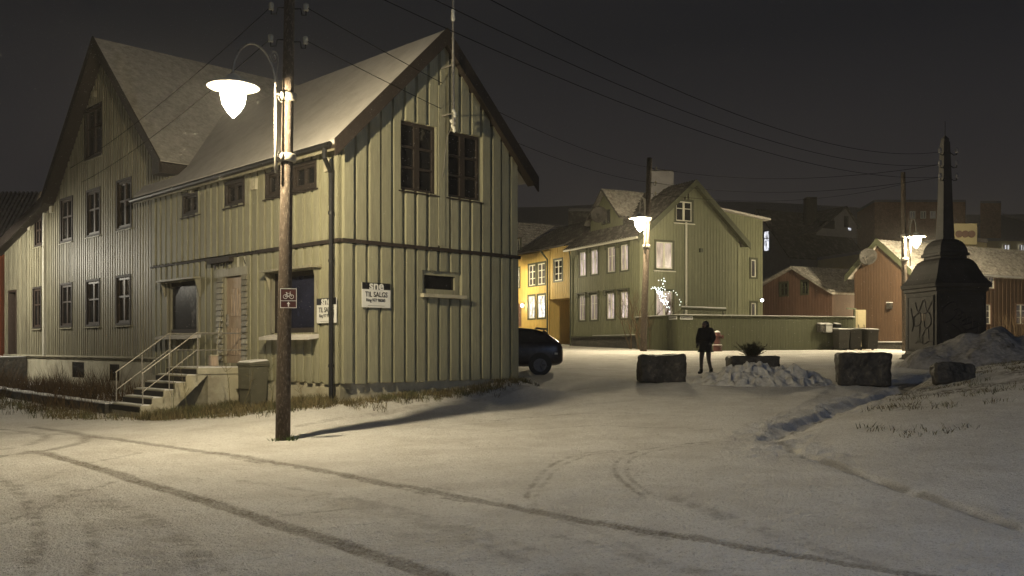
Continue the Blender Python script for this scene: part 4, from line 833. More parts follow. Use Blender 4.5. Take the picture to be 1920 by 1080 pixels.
mailbox(1538, 1548, 609, 622, M['stone'], 'brown mailbox with snow on top, beside the white one on the green fence'); mailbox(1549.5, 1561, 609, 623, M['signwhite'], 'white mailbox on the green fence'); mailbox(1568.5, 1577, 609, 617, M['black'], 'small black mailbox on the fence near the wheelie bins')
for x0, x1, lab in ((1255.5,1272,'left street name plate below the fence rail at its corner'), (1274.5,1298,'right street name plate below the fence rail past its corner')):
    fr = f1 if x0 < 1270 else f2; a, b = sorted((fr.s(x0), fr.s(x1))); 
    if fr is f1: b = min(b, L1_-.02)
    z = fr.z((x0+x1)/2, 596); r = empty('street_name_plate', fr.pt((a+b)/2,.03,z), lab, 'sign'); t = MB(); t.box(fr, a, b, .03, .05, z-.085, z+.085); t.build('plate', M['signwhite'], r)
    t = MB(); x = a+.05
    while x < b-.07: w_ = random.uniform(.02,.05); t.box(fr, x, x+w_, .05, .053, z-.035, z+.035); x += w_+.02
    t.build('lettering', M['stone'], r)
# hydrant
hp = at(1345, 657, 44.3); hz = gz(hp.x,hp.y); M['red'] = mat('faded_red_paint', (.07,.02,.016), .7, .2, 8)
r = empty('fire_hydrant', (hp.x,hp.y,hz), 'faded red fire hydrant in front of the green fence', 'fire hydrant')
t = MB(); t.lathe((hp.x,hp.y,hz), [(.24,-.1),(.24,.05),(.2,.06),(.2,.24),(.24,.25),(.24,.30),(.15,.33),(.145,.70),(.20,.72),(.21,.78),(.17,.82),(.14,.93),(.06,.98)], 18); t.build('body', M['red'], r, smooth=False)
for s_ in (-1,1): t = MB(); t.tube([(hp.x,hp.y,hz+.70),(hp.x+s_*.26,hp.y,hz+.70)], .075, 12); t.tube([(hp.x+s_*.25,hp.y,hz+.70),(hp.x+s_*.29,hp.y,hz+.70)], .095, 8); t.build('outlet_cap', M['red'], r)
t = MB(); t.lathe((hp.x,hp.y,hz), [(.235,.302),(.22,.33),(.15,.335)], 18); t.lathe((hp.x,hp.y,hz), [(.15,.93),(.1,.99),(.03,1.02)], 12); t.build('snow_cap', M['snow'], r)
# garden swing frame behind the fence
a, b = at(1278, 578, 48), at(1361, 581, 48.5); r = empty('swing_frame', (a+b)/2, 'snow-topped wooden beam on posts behind the green fence', 'swing frame')
t = MB(); t.tube([a,b], .07, 8); t.build('beam', M['greentrim'], r); t = MB(); t.tube([a+Vector((0,0,.085)), b+Vector((0,0,.085))], .045, 6); t.build('snow_cap', M['snow'], r)
for p, s_ in ((a,1),(b,-1)):
    for y_ in (-.5,.5): t = MB(); t.tube([p+Vector((s_*.15,0,-.05)), Vector((p.x-s_*.05,p.y+y_,1.4))], .05, 6); t.build('post', M['greentrim'], r)
# fairy-light shrub
tb = at(1246, 620, 48.6); r = empty('lit_garden_tree', (tb.x,tb.y,gz(tb.x,tb.y)), 'small bare garden tree hung with white fairy lights behind the fence', 'tree')
random.seed(11); trunk = MB(); tips = []; zb_ = gz(tb.x,tb.y)
def branch(mb, p, d, L, rad, dep, tips, spread=.55, up=.15):
    q = p+d*L; m_ = p.lerp(q,.5)+Vector((random.uniform(-1,1),random.uniform(-1,1),random.uniform(-1,1)))*L*.08
    mb.tube([p,m_,q],[rad,rad*.8,rad*.62],5); tips.append(q)
    if dep:
        for _ in range(random.choice((2,3,3))): branch(mb, p.lerp(q,random.uniform(.5,1)), (d+Vector((random.uniform(-1,1),random.uniform(-1,1),random.uniform(-.5,1)))*spread+Vector((0,0,up))).normalized(), L*random.uniform(.6,.85), rad*.6, dep-1, tips, spread, up)
branch(trunk, Vector((tb.x,tb.y,zb_-.1)), Vector((0,0,1)), 1.3, .05, 4, tips); trunk.build('trunk', M['weed'], r)
t = MB(); string = []
def garland(pp, n, j=.05):
    P = [Vector((at(x,y,48.3).x, 48.3+random.uniform(-.5,.5), at(x,y,48.3).z)) for x, y in pp]; T = []
    for i in range(len(P)-1):
        m_ = max(1, int(n*(P[i+1]-P[i]).length/sum((P[k+1]-P[k]).length for k in range(len(P)-1))))
        for q in range(m_): T.append(P[i].lerp(P[i+1], q/m_)+Vector((random.uniform(-j,j),random.uniform(-.2,.2),random.uniform(-j,j))))
    return T
bulbs = garland([(1234,526),(1243,524),(1246,532),(1247,545),(1250,560),(1251,572),(1256,586)], 26)+garland([(1223,540),(1228,537),(1232,552),(1238,562),(1246,568),(1254,580)], 30)+garland([(1264,545),(1269,553),(1272,562),(1276,572),(1277,585)], 9,.02)+garland([(1236,540),(1240,552),(1240,565),(1246,562),(1253,566)], 26)+garland([(1235,544),(1241,556),(1250,552),(1255,548)], 14,.1)+garland([(1238,541),(1238,556)], 12,.12)
for c in bulbs: t.lathe(c, [(.006,-.019),(.018,0),(.006,.019)], 5)
t.build('string_lights', emat('fairy_bulb', (.92,1,.97), 6), r)
# bins by the fence and the gate
gp = at(1616, 655, 49.6); gz_ = gz(gp.x,gp.y); M['beige'] = mat('beige_painted_door', (.26,.22,.13), .6, .1, 4)
r = empty('garden_gate', (gp.x,gp.y,gz_), 'beige panelled door left standing open at the end of the fence', 'gate'); gf = Fr((gp.x-.42,gp.y-.2), (.97,.25), (.25,-.97))
h_ = zY(581,49.6)-gz_
t = MB(); t.box(gf, 0, .62, -.03, .03, gz_-.1, gz_+h_); t.box(gf, .08, .54, .03, .05, gz_+h_*.55, gz_+h_-.1); t.build('door_leaf', M['beige'], r)
t = MB(); t.box(gf, .66, .95, -.5, -.44, gz_-.1, gz_+h_-.02); t.build('side_board', mat('brown_door_edge', (.26,.19,.10), .6, .1), r)
t = MB(); t.box(gf, -.10, -.03, -.06, .05, gz_-.1, gz_+h_+.02); t.box(gf, -.5, .1, -.12, -.07, gz_+h_+.021, gz_+h_+.1); t.build('frame', M['greentrim'], r); t = MB(); t.tube([gf.pt(.14,.06,gz_+1.35), gf.pt(.14,.12,gz_+1.1), gf.pt(.48,.12,gz_+1.1), gf.pt(.48,.06,gz_+1.35)], .02, 6); t.build('handle', M['black'], r)
binD = wheelie(mat('dark_bin_plastic', (.022,.02,.016), .5, .1), mat('dark_bin_lid', (.025,.022,.018), .5, .1), .62, .75, 1.10)
bl = [(1577, 47.6, 6, 'dark snow-lidded wheelie bin, leftmost of the three by the fence'), (1601, 48, -4, 'dark snow-lidded wheelie bin between the other two in front of the beige door'), (1630.5, 47.8, 8, 'dark snow-lidded wheelie bin, rightmost of the three by the fence end')]
for i, (px, d, rz_, lab) in enumerate(bl):
    o = binD if i == 0 else copy_tree(binD); p = at(px,650,d); o.location = (p.x,p.y,gz(p.x,p.y)); o.rotation_euler[2] = R(rz_); tag(o, lab, 'wheelie bin', 'wheelie bins by the fence')
# ================================================================ HOUSES ON THE RIGHT
O = house_frame(1706, 51, 100); tO = O.long.s(1602); aO = 13.0; mO = tO/2
ozr = zY(450, O.pt(-.3,mO,0)[1]); oze = zY(512, O.pt(3,-.3,0)[1]); ZO = 1.35; ok = (ozr-oze)/(mO+.35)
op = empty('ochre_house', O.pt(4,0,ZO), 'ochre-brown wooden house with snow-dusted tiled roof behind the stone kiosk', 'house')
ow = [O.gable.rect(1842,515,1865.5,543), O.gable.rect(1839,568,1858.5,610), O.gable.rect(1903,568,1926,610), O.gable.rect(1932,515,1950,543)]
t = MB(); siding(t, O.long, 0, tO, ZO+.55, lambda s: ozr-abs(s-mO)*ok-.12, [], pitch=.2, bw=.12, over=.015, brk=(mO,)); siding(t, O.gable, 0, aO, ZO+.55, oze-.05, ow, pitch=.36, bw=.2, over=.03); t.build('wall', M['ochre'], op)
t = MB(); t.box(O.long, .03, tO, -.3, -.04, ZO-.5, ZO+.56); t.box(O.gable, .03, aO, -.3, -.04, ZO-.5, ZO+.56); t.build('foundation', M['stone'], op)
t = MB(); t.box(O.long, 0, tO, .0, .07, ZO+.5, ZO+.56); t.box(O.gable, 0, aO, .0, .07, ZO+.5, ZO+.56); t.build('snow_layer', M['snow'], op)
for q in ow: window(op, O.gable, q, M['white'], M['windim'], 2, (.33,.66), fw=.06, casing=.09, cm=M['redbrown'], depth=.05)
P = (O.pt(-.35,-.4,oze-.03), O.pt(aO,-.4,oze-.03), O.pt(aO,mO,ozr), O.pt(-.35,mO,ozr)); P2 = (O.pt(-.35,mO,ozr), O.pt(aO,mO,ozr), O.pt(aO,tO+.4,oze-.03), O.pt(-.35,tO+.4,oze-.03))
t = MB(); slab(t, P, .12); slab(t, P2, .12); t.build('roof', M['tile'], op); tile_roof('roof_tiles', P, M['tile'], op, wave=.3)
t = MB()
for (p, q) in ((Vector(P[0]), Vector(P[3])), (Vector(P2[0]), Vector(P2[3]))):
    o_ = Vector((-O.u[0],-O.u[1],0))*.05; dn = Vector((0,0,-.28)); up = Vector((0,0,.1)); t.hexa([p+dn,q+dn,q+dn+o_,p+dn+o_,p+up,q+up,q+up+o_,p+up+o_])
t.build('bargeboard', M['greentrim'], op)
t = MB(); t.tube([O.pt(-.3,-.46,oze-.05), O.pt(aO,-.46,oze-.05)], .055, 8); t.build('gutter', M['snow'], op)
c = O.long.pt(mO+.4, .6, zY(482,53)); dish('satellite_dish', c, (-.5,-.8,.1), .5, 'satellite dish on the gable of the ochre house')
q = O.long.s(1671); z = O.long.z(1671,573); r = empty('wall_box', O.long.pt(q,.1,z), 'small snow-topped box on the gable wall of the ochre house', 'box'); t = MB(); t.box(O.long, q-.12,q+.12,.02,.25,z-.18,z+.15); t.build('housing', M['stone'], r); t = MB(); t.box(O.long,q-.13,q+.13,.01,.27,z+.153,z+.2); t.build('snow_cap', M['snow'], r)
# low red-brown house
B = house_frame(1560, 58, 100); tB = B.long.s(1430); mB_ = B.long.s(1482,.3); bzr = zY(500, B.pt(0,mB_,0)[1]); bze = zY(546, 58); bk = (bzr-bze)/mB_
rb = empty('red_brown_house', B.pt(2,2,1.5), 'low red-brown wooden house with a snow-dusted roof behind the fence', 'house')
bo_ = row(B.long, [(1461,526,1479,555),(1501,526,1517,555)]); bz2 = lambda s: bzr-(mB_-s)*bk if s < mB_ else bzr-(s-mB_)*bk*.62
t = MB(); siding(t, B.long, 0, tB, 1.4, lambda s: bz2(s)-.12, bo_, pitch=.25, bw=.14, over=.02, brk=(mB_,)); t.box(B.gable, 0, 8, -.1, 0, 1.4, bze-.05); t.build('wall', M['redbrown'], rb)
for q in bo_: window(rb, B.long, q, M['greentrim'], M['glassdark'], 2, (.4,), fw=.06, casing=.1, cm=M['greentrim'], depth=.05)
P = (B.pt(-.35,-.3,bze-.1), B.pt(9,-.3,bze-.1), B.pt(9,mB_,bzr), B.pt(-.35,mB_,bzr)); t = MB(); slab(t, P, .12); slab(t, (B.pt(-.35,mB_,bzr), B.pt(9,mB_,bzr), B.pt(9,tB+.3,bz2(tB)), B.pt(-.35,tB+.3,bz2(tB))), .12); t.build('roof', M['tile'], rb)
tile_roof('roof_tiles', P, M['tile'], rb)
# big grey house
K = house_frame(1481, 84, 100); tK = K.long.s(1400); mK = K.long.s(1420,.3); kzr = zY(392, K.pt(0,mK,0)[1]); kze = zY(480, 84); kk = (kzr-kze)/mK
gr = empty('grey_house', K.pt(3,2,1.8), 'large dark grey house with a steep roof and cross gable behind the row', 'house')
ko = row(K.long, [(1431,432,1443,472)])
t = MB(); siding(t, K.long, 0, 2*mK, 1.5, lambda s: kzr-abs(s-mK)*kk-.15, ko, pitch=.4, bw=.2, over=.01, brk=(mK,)); t.box(K.gable, 0, 11, -.1, 0, 1.5, kze-.1); t.build('wall', M['greywall'], gr)
for q in ko: window(gr, K.long, q, M['black'], M['winlit2'], 1, (.38,), fw=.1, depth=.05)
P = (K.pt(-.4,-.3,kze-.1), K.pt(10,-.3,kze-.1), K.pt(10,mK,kzr), K.pt(-.4,mK,kzr)); t = MB(); slab(t, P, .15); slab(t, (K.pt(-.4,mK,kzr), K.pt(10,mK,kzr), K.pt(10,2*mK+.3,kze-.1), K.pt(-.4,2*mK+.3,kze-.1)), .15); t.build('roof', M['tiledark'], gr)
ka = K.gable.s(1583,.3); kz = zY(388, K.pt(ka,0,0)[1]); kw = 3.6; kb0 = kz-2.35
t = MB(); kfo = [(ka-3.3,ka-1.3,kb0+.1,kb0+.9),(ka-.1,ka+.5,kz-2.0,kz-.9),(ka+.4,ka+.95,kb0+.05,kb0+.4)]; KF = Fr(K.pt(0,-.35,0)[:2], K.u, (-K.v[0],-K.v[1]))
siding(t, KF, ka-kw, ka+1.6, kb0-.6, lambda s: kz-(ka-s)*.68 if s < ka else kz-(s-ka)*1.0, kfo, pitch=.5, bw=.25, over=.01, brk=(ka,)); cgw = t.build('cross_gable', M['greywall'], gr)
for q, pm_ in zip(kfo, (M['glassdark'], M['glassdark'], M['winlit2'])): window(cgw, KF, q, M['black'], pm_, 1, (), fw=.06)
t = MB(); slab(t, (KF.pt(ka-kw-.4,.3,kz-(kw+.4)*.68+.02), KF.pt(ka,.3,kz+.02), KF.pt(ka,-4,kz+.02), KF.pt(ka-kw-.4,-4,kz-(kw+.4)*.68+.02)), .12); slab(t, (KF.pt(ka,.3,kz+.02), KF.pt(ka+1.9,.3,kz-1.9), KF.pt(ka+1.9,-4,kz-1.9), KF.pt(ka,-4,kz+.02)), .12); t.build('roof', M['tiledark'], cgw)
c = at(1519, 400, 88); t = MB(); t.box(W0, c.x-.5, c.x+.5, c.y-.5, c.y+.5, kzr-3, zY(371,88)); t.build('chimney', M['stone'], gr)
# industrial buildings
def boxb(name, lab, pts, zb_, zt_, m, par=None):
    c = pts[0]; r = empty(name, (c[0],c[1],zb_), lab, 'building'); t = MB(); t.prism([(x,y,zb_) for x,y in pts], [(x,y,zt_) for x,y in pts]); t.build('wall', m, r)
    t = MB(); cx_ = sum(p[0] for p in pts)/len(pts); cy_ = sum(p[1] for p in pts)/len(pts); ex_ = [(cx_+(x-cx_)*1.01, cy_+(y-cy_)*1.01) for x,y in pts]
    t.prism([(x,y,zt_+.003) for x,y in ex_], [(x,y,zt_+.25) for x,y in ex_]); t.build('roof_edge', M['greywall'], r); return r
M['olive'] = mat('olive_render', (.48,.42,.24), .9, .12, .6); M['brick'] = mat('dark_brick', (.42,.27,.18), .9, .2, 8, col2=(.32,.21,.14))
xy = lambda px, d: (at(px,0,d).x, d)
bw = boxb('warehouse', 'long olive rendered warehouse wall behind the ochre house', [xy(1533,77), xy(1798,62), xy(1850,64), xy(1640,80)], 1, zY(449,62), M['olive'])
bw2 = boxb('storage_hall', 'beige flat-roofed hall with a round-cornered sign box at the far right', [xy(1803,84), xy(2000,84), xy(2000,110), xy(1803,110)], 1, zY(452,84), M['olive'])
f = Fr(xy(1803,83.8), (1,0), (0,-1))
for x in (1887, 1917): q = f.rect(x-5.5,449.5+9,x+5.5,459+9+3); window(bw2, f, (q[0],q[1],q[2],q[3]), M['white'], M['winlit2'], 2, (), fw=.06, depth=.2)
sc_ = empty('sign_box', at(1810,440,61), 'round-cornered wall box with three dark discs above the tiled roof', 'sign'); f = Fr(xy(1788,61), (1,0), (0,-1)); wS_ = f.s(1832)
t = MB(); t.box(f, 0, wS_, -1, 0, zY(458,61), zY(419,61)); t.build('panel', M['olive'], sc_)
for i in range(3):
    t = MB(); c = f.pt(wS_*(.22+.27*i), .02, zY(439,61)); t.rings([[(c[0]+r_*math.cos(k/16*2*math.pi), c[1]+o_, c[2]+r_*math.sin(k/16*2*math.pi)) for k in range(16)] for r_, o_ in ((.24,.02),(.24,-.05),(.05,-.05))]); t.build('disc', M['redbrown'], sc_)
bb = boxb('brick_block', 'dark brown flat-roofed brick block on the skyline', [xy(1607,112), xy(1640,104), xy(1810,104), xy(1810,125), xy(1607,125)], 1, zY(384,106), M['brick'])
f = Fr(xy(1640,103.8), (1,0), (0,-1))
for x in (1711, 1731, 1749): q = f.rect(x-5,396,x+5,410); window(bb, f, q, M['white'], M['windim'], 2, (), fw=.1, depth=.12)
t = MB(); t.box(Fr(xy(1700,106),(1,0),(0,-1)), 0, 2, -1, 0, zY(384,106)+.26, zY(378,106)); t.build('roof_housing', M['greywall'], bb)
bc = boxb('stair_tower', 'square dark brown brick tower above the beige hall', [xy(1838,98), xy(1877,98), xy(1877,106), xy(1838,106)], 1, zY(381,98), M['brick'])
sh = empty('sloped_roof_hall', (at(1900,0,115).x,115,1), 'dark hall roof on the skyline at the far right', 'building'); t = MB(); a_, b_ = at(1810,0,115).x, at(2000,0,115).x; t.prism([(a_,115,1),(b_,115,1),(b_,115,zY(432,115)),(at(1880,0,115).x,115,zY(404,115)),(a_,115,zY(436,115))], [(a_,130,1),(b_,130,1),(b_,130,zY(432,115)),(at(1880,0,115).x,130,zY(404,115)),(a_,130,zY(436,115))]); t.build('wall', M['greywall'], sh); t = MB(); t.tube([(at(1880,0,115).x,115,zY(403,115)),(b_,115,zY(431,115))], .2, 6); t.build('roof_edge', M['snowroof'], sh)
rr = boxb('roof_block', 'dark roof block behind the yellow row houses', [xy(1066,84), xy(1122,84), xy(1122,92), xy(1066,92)], 1, zY(396,84), M['tiledark'])
plain_lamp(26.4, 60.5, 4.6, 'street lamp in the lane hidden behind the ochre house', 2600, (1,.82,.48))
# lights on the far hillside
hl = []
random.seed(21)
for i, (x, y, s_) in enumerate([(1003,412,.35),(1019,408,.5),(1022,412,.35),(1053,411,.5),(1058,407,.6),(1060,412,.4),(1035,410,.3),(998,410,.25),(893,408,.3)]):
    p = at(x, y, 560); t = MB(); t.lathe((0,0,0), [(.05,-s_),(s_*.8,-s_*.5),(s_,0),(s_*.8,s_*.5),(.05,s_)], 8); 
    if i == 0: hm = emat('distant_light', (1,.95,.9), 2.2)
    o = t.build('distant_light', hm); o.location = p; tag(o, 'tiny distant light on the dark hillside beyond the yellow houses', 'light', 'distant lights on the hillside')
# ================================================================ STONE KIOSK (transformer tower)
KD = 32.0; kc = at(1772, 660, KD+.9); kzb = zY(668, KD-.1)
ko_ = empty('transformer_tower', (kc.x,kc.y,kzb), 'dark grey transformer tower with flared roof and tall obelisk, graffiti on its doors', 'tower')
M['kiosk'] = mat('dark_grey_painted_iron', (.044,.041,.040), .7, .2, 2.5, col2=(.028,.026,.025), bump=.004, bscale=20)
phi = R(180+45+31-0)   # corner towards the camera, slightly left
kw_ = .96
zz = lambda py: zY(py, KD+.5)
def sq(hw, z): return [(kc.x+hw*math.sqrt(2)*math.cos(KR+R(45)+k*math.pi/2), kc.y+hw*math.sqrt(2)*math.sin(KR+R(45)+k*math.pi/2), z) for k in range(4)]
KR = R(-31-0)
KR = R(-82)
prof = lambda L: [sq(h*kw_, zz(p)) for h, p in L]
t = MB(); t.rings(prof([(1.17,690),(1.17,673),(1.10,671),(1.10,666),(1.03,664),(1.0,660)])); t.build('plinth', M['kiosk'], ko_)
t = MB(); t.rings(prof([(1.0,660),(.985,548)])); kb = t.build('body', M['kiosk'], ko_)
t = MB(); t.rings(prof([(1.0,548),(1.05,546),(1.05,541),(1.12,539),(1.14,533),(1.10,531)])); t.build('cornice', M['kiosk'], ko_)
t = MB(); t.rings(prof([(1.10,531),(1.0,524),(.90,514),(.82,504),(.75,495),(.68,489),(.60,486),(.55,484)])); t.build('roof', M['kiosk'], ko_)
t = MB(); t.rings(prof([(.53,485),(.53,480),(.60,479),(.60,474),(.555,473),(.54,467),(.50,460),(.42,453),(.33,449),(.27,447)])); t.build('dome', M['kiosk'], ko_)
t = MB(); t.rings(prof([(.245,449),(.235,447),(.20,400),(.165,330),(.125,262),(.10,261),(.10,256),(.012,249)])); t.build('obelisk', M['kiosk'], ko_)
t = MB(); t.tube([(kc.x,kc.y,zz(250)),(kc.x,kc.y,zz(222))], .012, 5); t.build('spike', M['black'], ko_)
# door panels and graffiti on the two visible faces
def kface(i, n=0):
    a = KR+R(90)*i; d = Vector((math.cos(a), math.sin(a))); n_ = d; s_ = Vector((-d.y, d.x)); return Fr((kc.x+n_.x*kw_-s_.x*kw_, kc.y+n_.y*kw_-s_.y*kw_), (s_.x,s_.y), (n_.x,n_.y))
faces = [kface(i) for i in range(4)]; vis = [f for f in faces if f.n[0]*(-kc.x)+f.n[1]*(-kc.y) > 0]
vis.sort(key=lambda f: f.pt(kw_,0,0)[0]/f.pt(kw_,0,0)[1])
M['graf'] = mat('graffiti_paint', (.018,.015,.024), .5, .1)
random.seed(4)
for fi, f in enumerate(vis):
    s0, s1 = (.16, 1.76) if fi else (.2, 1.72); zb_, zt_ = zz(655), zz(556)
    t = MB(); fr_ = .045
    for a, b, c, d in ((s0,s1,zt_,zt_+fr_),(s0,s1,zb_-fr_,zb_),(s0-fr_,s0,zb_-fr_,zt_+fr_),(s1,s1+fr_,zb_-fr_,zt_+fr_)): t.box(f, a, b, -.02, .03, c, d)
    t.build('door_frame', M['kiosk'], kb)
    t = MB(); t.box(f, s0+.01, s1-.01, -.02, .012, zb_+.01, zt_-.01); 
    dd = t.build('door', M['kiosk'], kb); t = MB(); t.box(f, (s0+s1)/2-.18, (s0+s1)/2+.18, .012, .03, zb_+.25, zb_+.45); 
    for k in range(3): t.box(f, (s0+s1)/2-.16, (s0+s1)/2+.16, .03, .04, zb_+.28+k*.05, zb_+.30+k*.05)
    t.build('vent', M['black'], dd)
    if fi == 0:
        t = MB(); t.box(f, 1.0, 1.28, .012, .02, zz(601), zz(588)); t.build('notice', mat('brown_notice', (.11,.085,.06), .6, .1), dd)
        lines = [[(.35,.9),(.45,.72),(.62,.95),(.72,.72),(.9,.93)], [(.3,.62),(.5,.7),(.52,.5),(.33,.45),(.3,.62)], [(.62,.68),(.8,.68),(.84,.48),(.66,.42),(.62,.68)], [(.5,.45),(.5,.2),(.72,.42),(.78,.2)], [(.35,.12),(.5,.17),(.62,.1),(.8,.16),(.92,.12)], [(.2,.8),(.28,.5),(.24,.35)]]
    else:
        lines = [[(.08,.55),(.12,.75),(.32,.88),(.42,.8),(.36,.62),(.2,.5),(.1,.52)], [(.33,.72),(.46,.75),(.5,.62),(.42,.55),(.34,.6)], [(.42,.62),(.56,.68),(.6,.52),(.5,.45),(.44,.52)], [(.5,.52),(.68,.6),(.7,.42),(.58,.36),(.5,.44)], [(.56,.45),(.8,.52),(.82,.34),(.66,.26),(.58,.34)], [(.66,.36),(.9,.44),(.92,.28),(.78,.2),(.68,.26)], [(.6,.25),(.72,.3),(.86,.14),(.7,.1),(.6,.2),(.64,.3)], [(.3,.45),(.45,.38),(.6,.2)], [(.25,.3),(.34,.1)]]
    for ln in lines:
        t = MB(); P = smooth_line([(a, b) for a, b in ln], 6); t.tube([f.pt(1.92*a if fi == 0 else 1.92*(a if f.pt(0,0,0)[0] < f.pt(2,0,0)[0] else 1-a), .022, zb_+b*(zt_-zb_)) for a, b in P], .016, 4); t.build('graffiti', M['graf'], dd)
ins = []
for py in (283, 307, 331):
    for s_ in (-1, 1):
        c = Vector((kc.x+s_*.22, kc.y-.25, zz(py))); t = MB(); t.tube([c+Vector((-s_*.12,.1,.0)), c+Vector((-s_*.03,0,-.12)), c+Vector((s_*.08,0,-.1)), c+Vector((s_*.08,0,0))], .02, 6); io = t.build('insulator_hook', M['black'], ko_)
        t = MB(); e_ = c+Vector((s_*.08,0,0)); t.lathe(e_, [(.04,-.03),(.07,-.01),(.05,.05),(.06,.10),(.03,.15)], 10); t.build('insulator', M['greywall'], io, smooth=True); ins.append((s_, e_))
# ================================================================ WIRES
def wire(a, b, sag, rad, lab, grp='overhead wires'):
    a, b = Vector(a), Vector(b); t = MB(); P = []
    for k in range(25): q = k/24; p = a.lerp(b, q); p.z -= sag*4*q*(1-q); P.append(p)
    t.tube(P, rad, 5); tag(t.build('overhead_wire', M['wire']), lab, 'wire', grp)
p1 = lambda s, py: ax1(CZ+(650-py)*15.7/F)+Vector((s*.27,-.05,.08)); p2 = lambda py: ax2(CZ+(650-py)*43/F)+Vector((.3,-.05,.05))
wire(p1(1,22), p2(318), .5, .0075, 'upper wire from the near lamp pole to the pole by the green house'); wire(p1(1,84), p2(345), .5, .0075, 'lower wire from the near lamp pole to the pole by the green house')
wire(p1(-1,20), TF.pt(15.5,.05,7.5), .2, .007, 'upper thin wire from the near lamp pole to the tall gabled house'); wire(p1(-1,80), TF.pt(14.5,.05,6.9), .2, .007, 'lower thin wire from the near lamp pole to the tall gabled house')
L_ = sorted([e for s_, e in ins if s_ < 0], key=lambda e: -e.z)
wire(L_[0], at(700,-120,11), .9, .0065, 'top wire from the tower obelisk passing high over the street'); wire(L_[1], at(560,-130,11), .9, .0065, 'middle wire from the tower obelisk passing high over the street'); wire(L_[2], at(410,-150,11), .9, .0065, 'lowest wire from the tower obelisk passing high over the street')
wire(p2(318), L_[1], .5, .009, 'upper wire between the green house pole and the tower obelisk'); wire(p2(345), L_[2], .5, .009, 'lower wire between the green house pole and the tower obelisk'); wire(p2(365), ax3(CZ+(650-345)*46.5/F), .6, .009, 'wire between the two far lamp poles')
# ================================================================ BLOCKS, PLANTER, SNOW HEAPS
def rock(name, c, dx, dy, dz, rot, lab, tilt=0, seed=1, m=None, chip=.05):
    bm = bmesh.new(); bmesh.ops.create_cube(bm, size=1); bmesh.ops.subdivide_edges(bm, edges=bm.edges, cuts=19, use_grid_fill=True)
    for v in bm.verts:
        p = v.co.copy(); q = Vector((p.x*dx, p.y*dy, p.z*dz)); r_ = .06
        lim = Vector((dx/2-r_, dy/2-r_, dz/2-r_)); cl = Vector([max(-lim[i], min(lim[i], q[i])) for i in range(3)]); d = q-cl
        if d.length > 1e-6: q = cl+d.normalized()*min(d.length, r_)
        nn = noise.noise_vector(q*2.2+Vector((seed*5.1,0,0)))*chip+noise.noise_vector(q*6+Vector((seed,3,0)))*chip*.6+noise.noise_vector(q*14+Vector((seed,3,0)))*chip*.22; q += nn; v.co = q+Vector((0,0,dz/2))
    me = bpy.data.meshes.new(name); bm.to_mesh(me); bm.free(); me.materials.append(m or M['stone']); me.polygons.foreach_set('use_smooth', [True]*len(me.polygons))
    o = bpy.data.objects.new(name, me); COL.objects.link(o); o.location = c; o.rotation_euler = (tilt,0,rot); tag(o, lab, 'stone block'); OFF[o.name] = Vector((0,0,0)); return o
def gp(px, d): p = at(px,650,d); return Vector((p.x,p.y,gz(p.x,p.y)-.05))
rock('granite_block', gp(1240,24.5), 1.22, .75, .76, R(3), 'dark squared granite block, the leftmost one, by the walking person', seed=1)
rock('granite_block', gp(1618,23), 1.26, .8, .83, R(-12), 'large dark squared granite block between the snow heap and the tower', seed=2)
rock('granite_block', gp(1787,20.6), .88, .42, .47, R(-6), 'small frosted granite block lying in front of the big snow mound', tilt=R(-8), seed=3)
pl = gp(1410,27.2); o = rock('stone_planter', pl, 1.42, 1.1, .42, R(-4), 'low stone planter holding a dark evergreen shrub behind the snow heap', tilt=R(0), seed=5, chip=.03); o['category'] = 'planter'
def heap(name, c, rx, ry, h, rot, lump, m, lab, seed=1, fs=2.0, n=90):
    mb = MB(); P = []
    for j in range(n+1):
        for i in range(n+1):
            u_, v_ = i/n*2-1, j/n*2-1; x, y = u_*rx*1.15, v_*ry*1.15; r_ = math.sqrt((x/rx)**2+(y/ry)**2); base = max(0, 1-r_**1.7)
            q = Vector((x*fs, y*fs, seed*3.3)); dv = noise.voronoi(q*.9+Vector((0,0,noise.noise(q)*.6)))[0]; nn = (dv[1]-dv[0])*1.1-.3+.5*noise.noise(q*1.7)+.3*noise.noise(q*4.1); z = h*base**.75*(1+.55*noise.noise(Vector((x*1.1,y*1.1,seed)))) + lump*nn*min(1,base*3.5)
            jx, jy = noise.noise(q*2+Vector((9,0,0)))*lump*.5, noise.noise(q*2+Vector((0,9,0)))*lump*.5
            X = c[0]+(x+jx)*math.cos(rot)-(y+jy)*math.sin(rot); Y = c[1]+(x+jx)*math.sin(rot)+(y+jy)*math.cos(rot); P.append((X, Y, gz_fast(X,Y)+z-.06*(base <= 0)-.02))
    i0 = mb.pts(P)
    for j in range(n):
        for i in range(n): k = i0+j*(n+1)+i; mb.f.append((k,k+1,k+n+2,k+n+1))
    o = mb.build(name, m, smooth=False, fix=False); tag(o, lab, 'snow heap'); return o
def gz_fast(X, Y):
    i = min(max(np.searchsorted(gx, X)-1, 0), len(gx)-2); j = min(max(np.searchsorted(gy, Y)-1, 0), len(gy)-2)
    tx, ty = (X-gx[i])/(gx[i+1]-gx[i]), (Y-gy[j])/(gy[j+1]-gy[j]); return float((GZ[j,i]*(1-tx)+GZ[j,i+1]*tx)*(1-ty)+(GZ[j+1,i]*(1-tx)+GZ[j+1,i+1]*tx)*ty)
M['heap'] = mat('ploughed_snow', (.50,.49,.47), .9, .15, 9, col2=(.30,.275,.24), thr=(.5,.7), bump=.02, bscale=14)
hc = gp(1428,23.6); heap('snow_heap', hc, 1.75, .95, .46, R(-12), .22, M['heap'], 'lumpy heap of ploughed snow in front of the stone planter', 1, 3.0, 110)
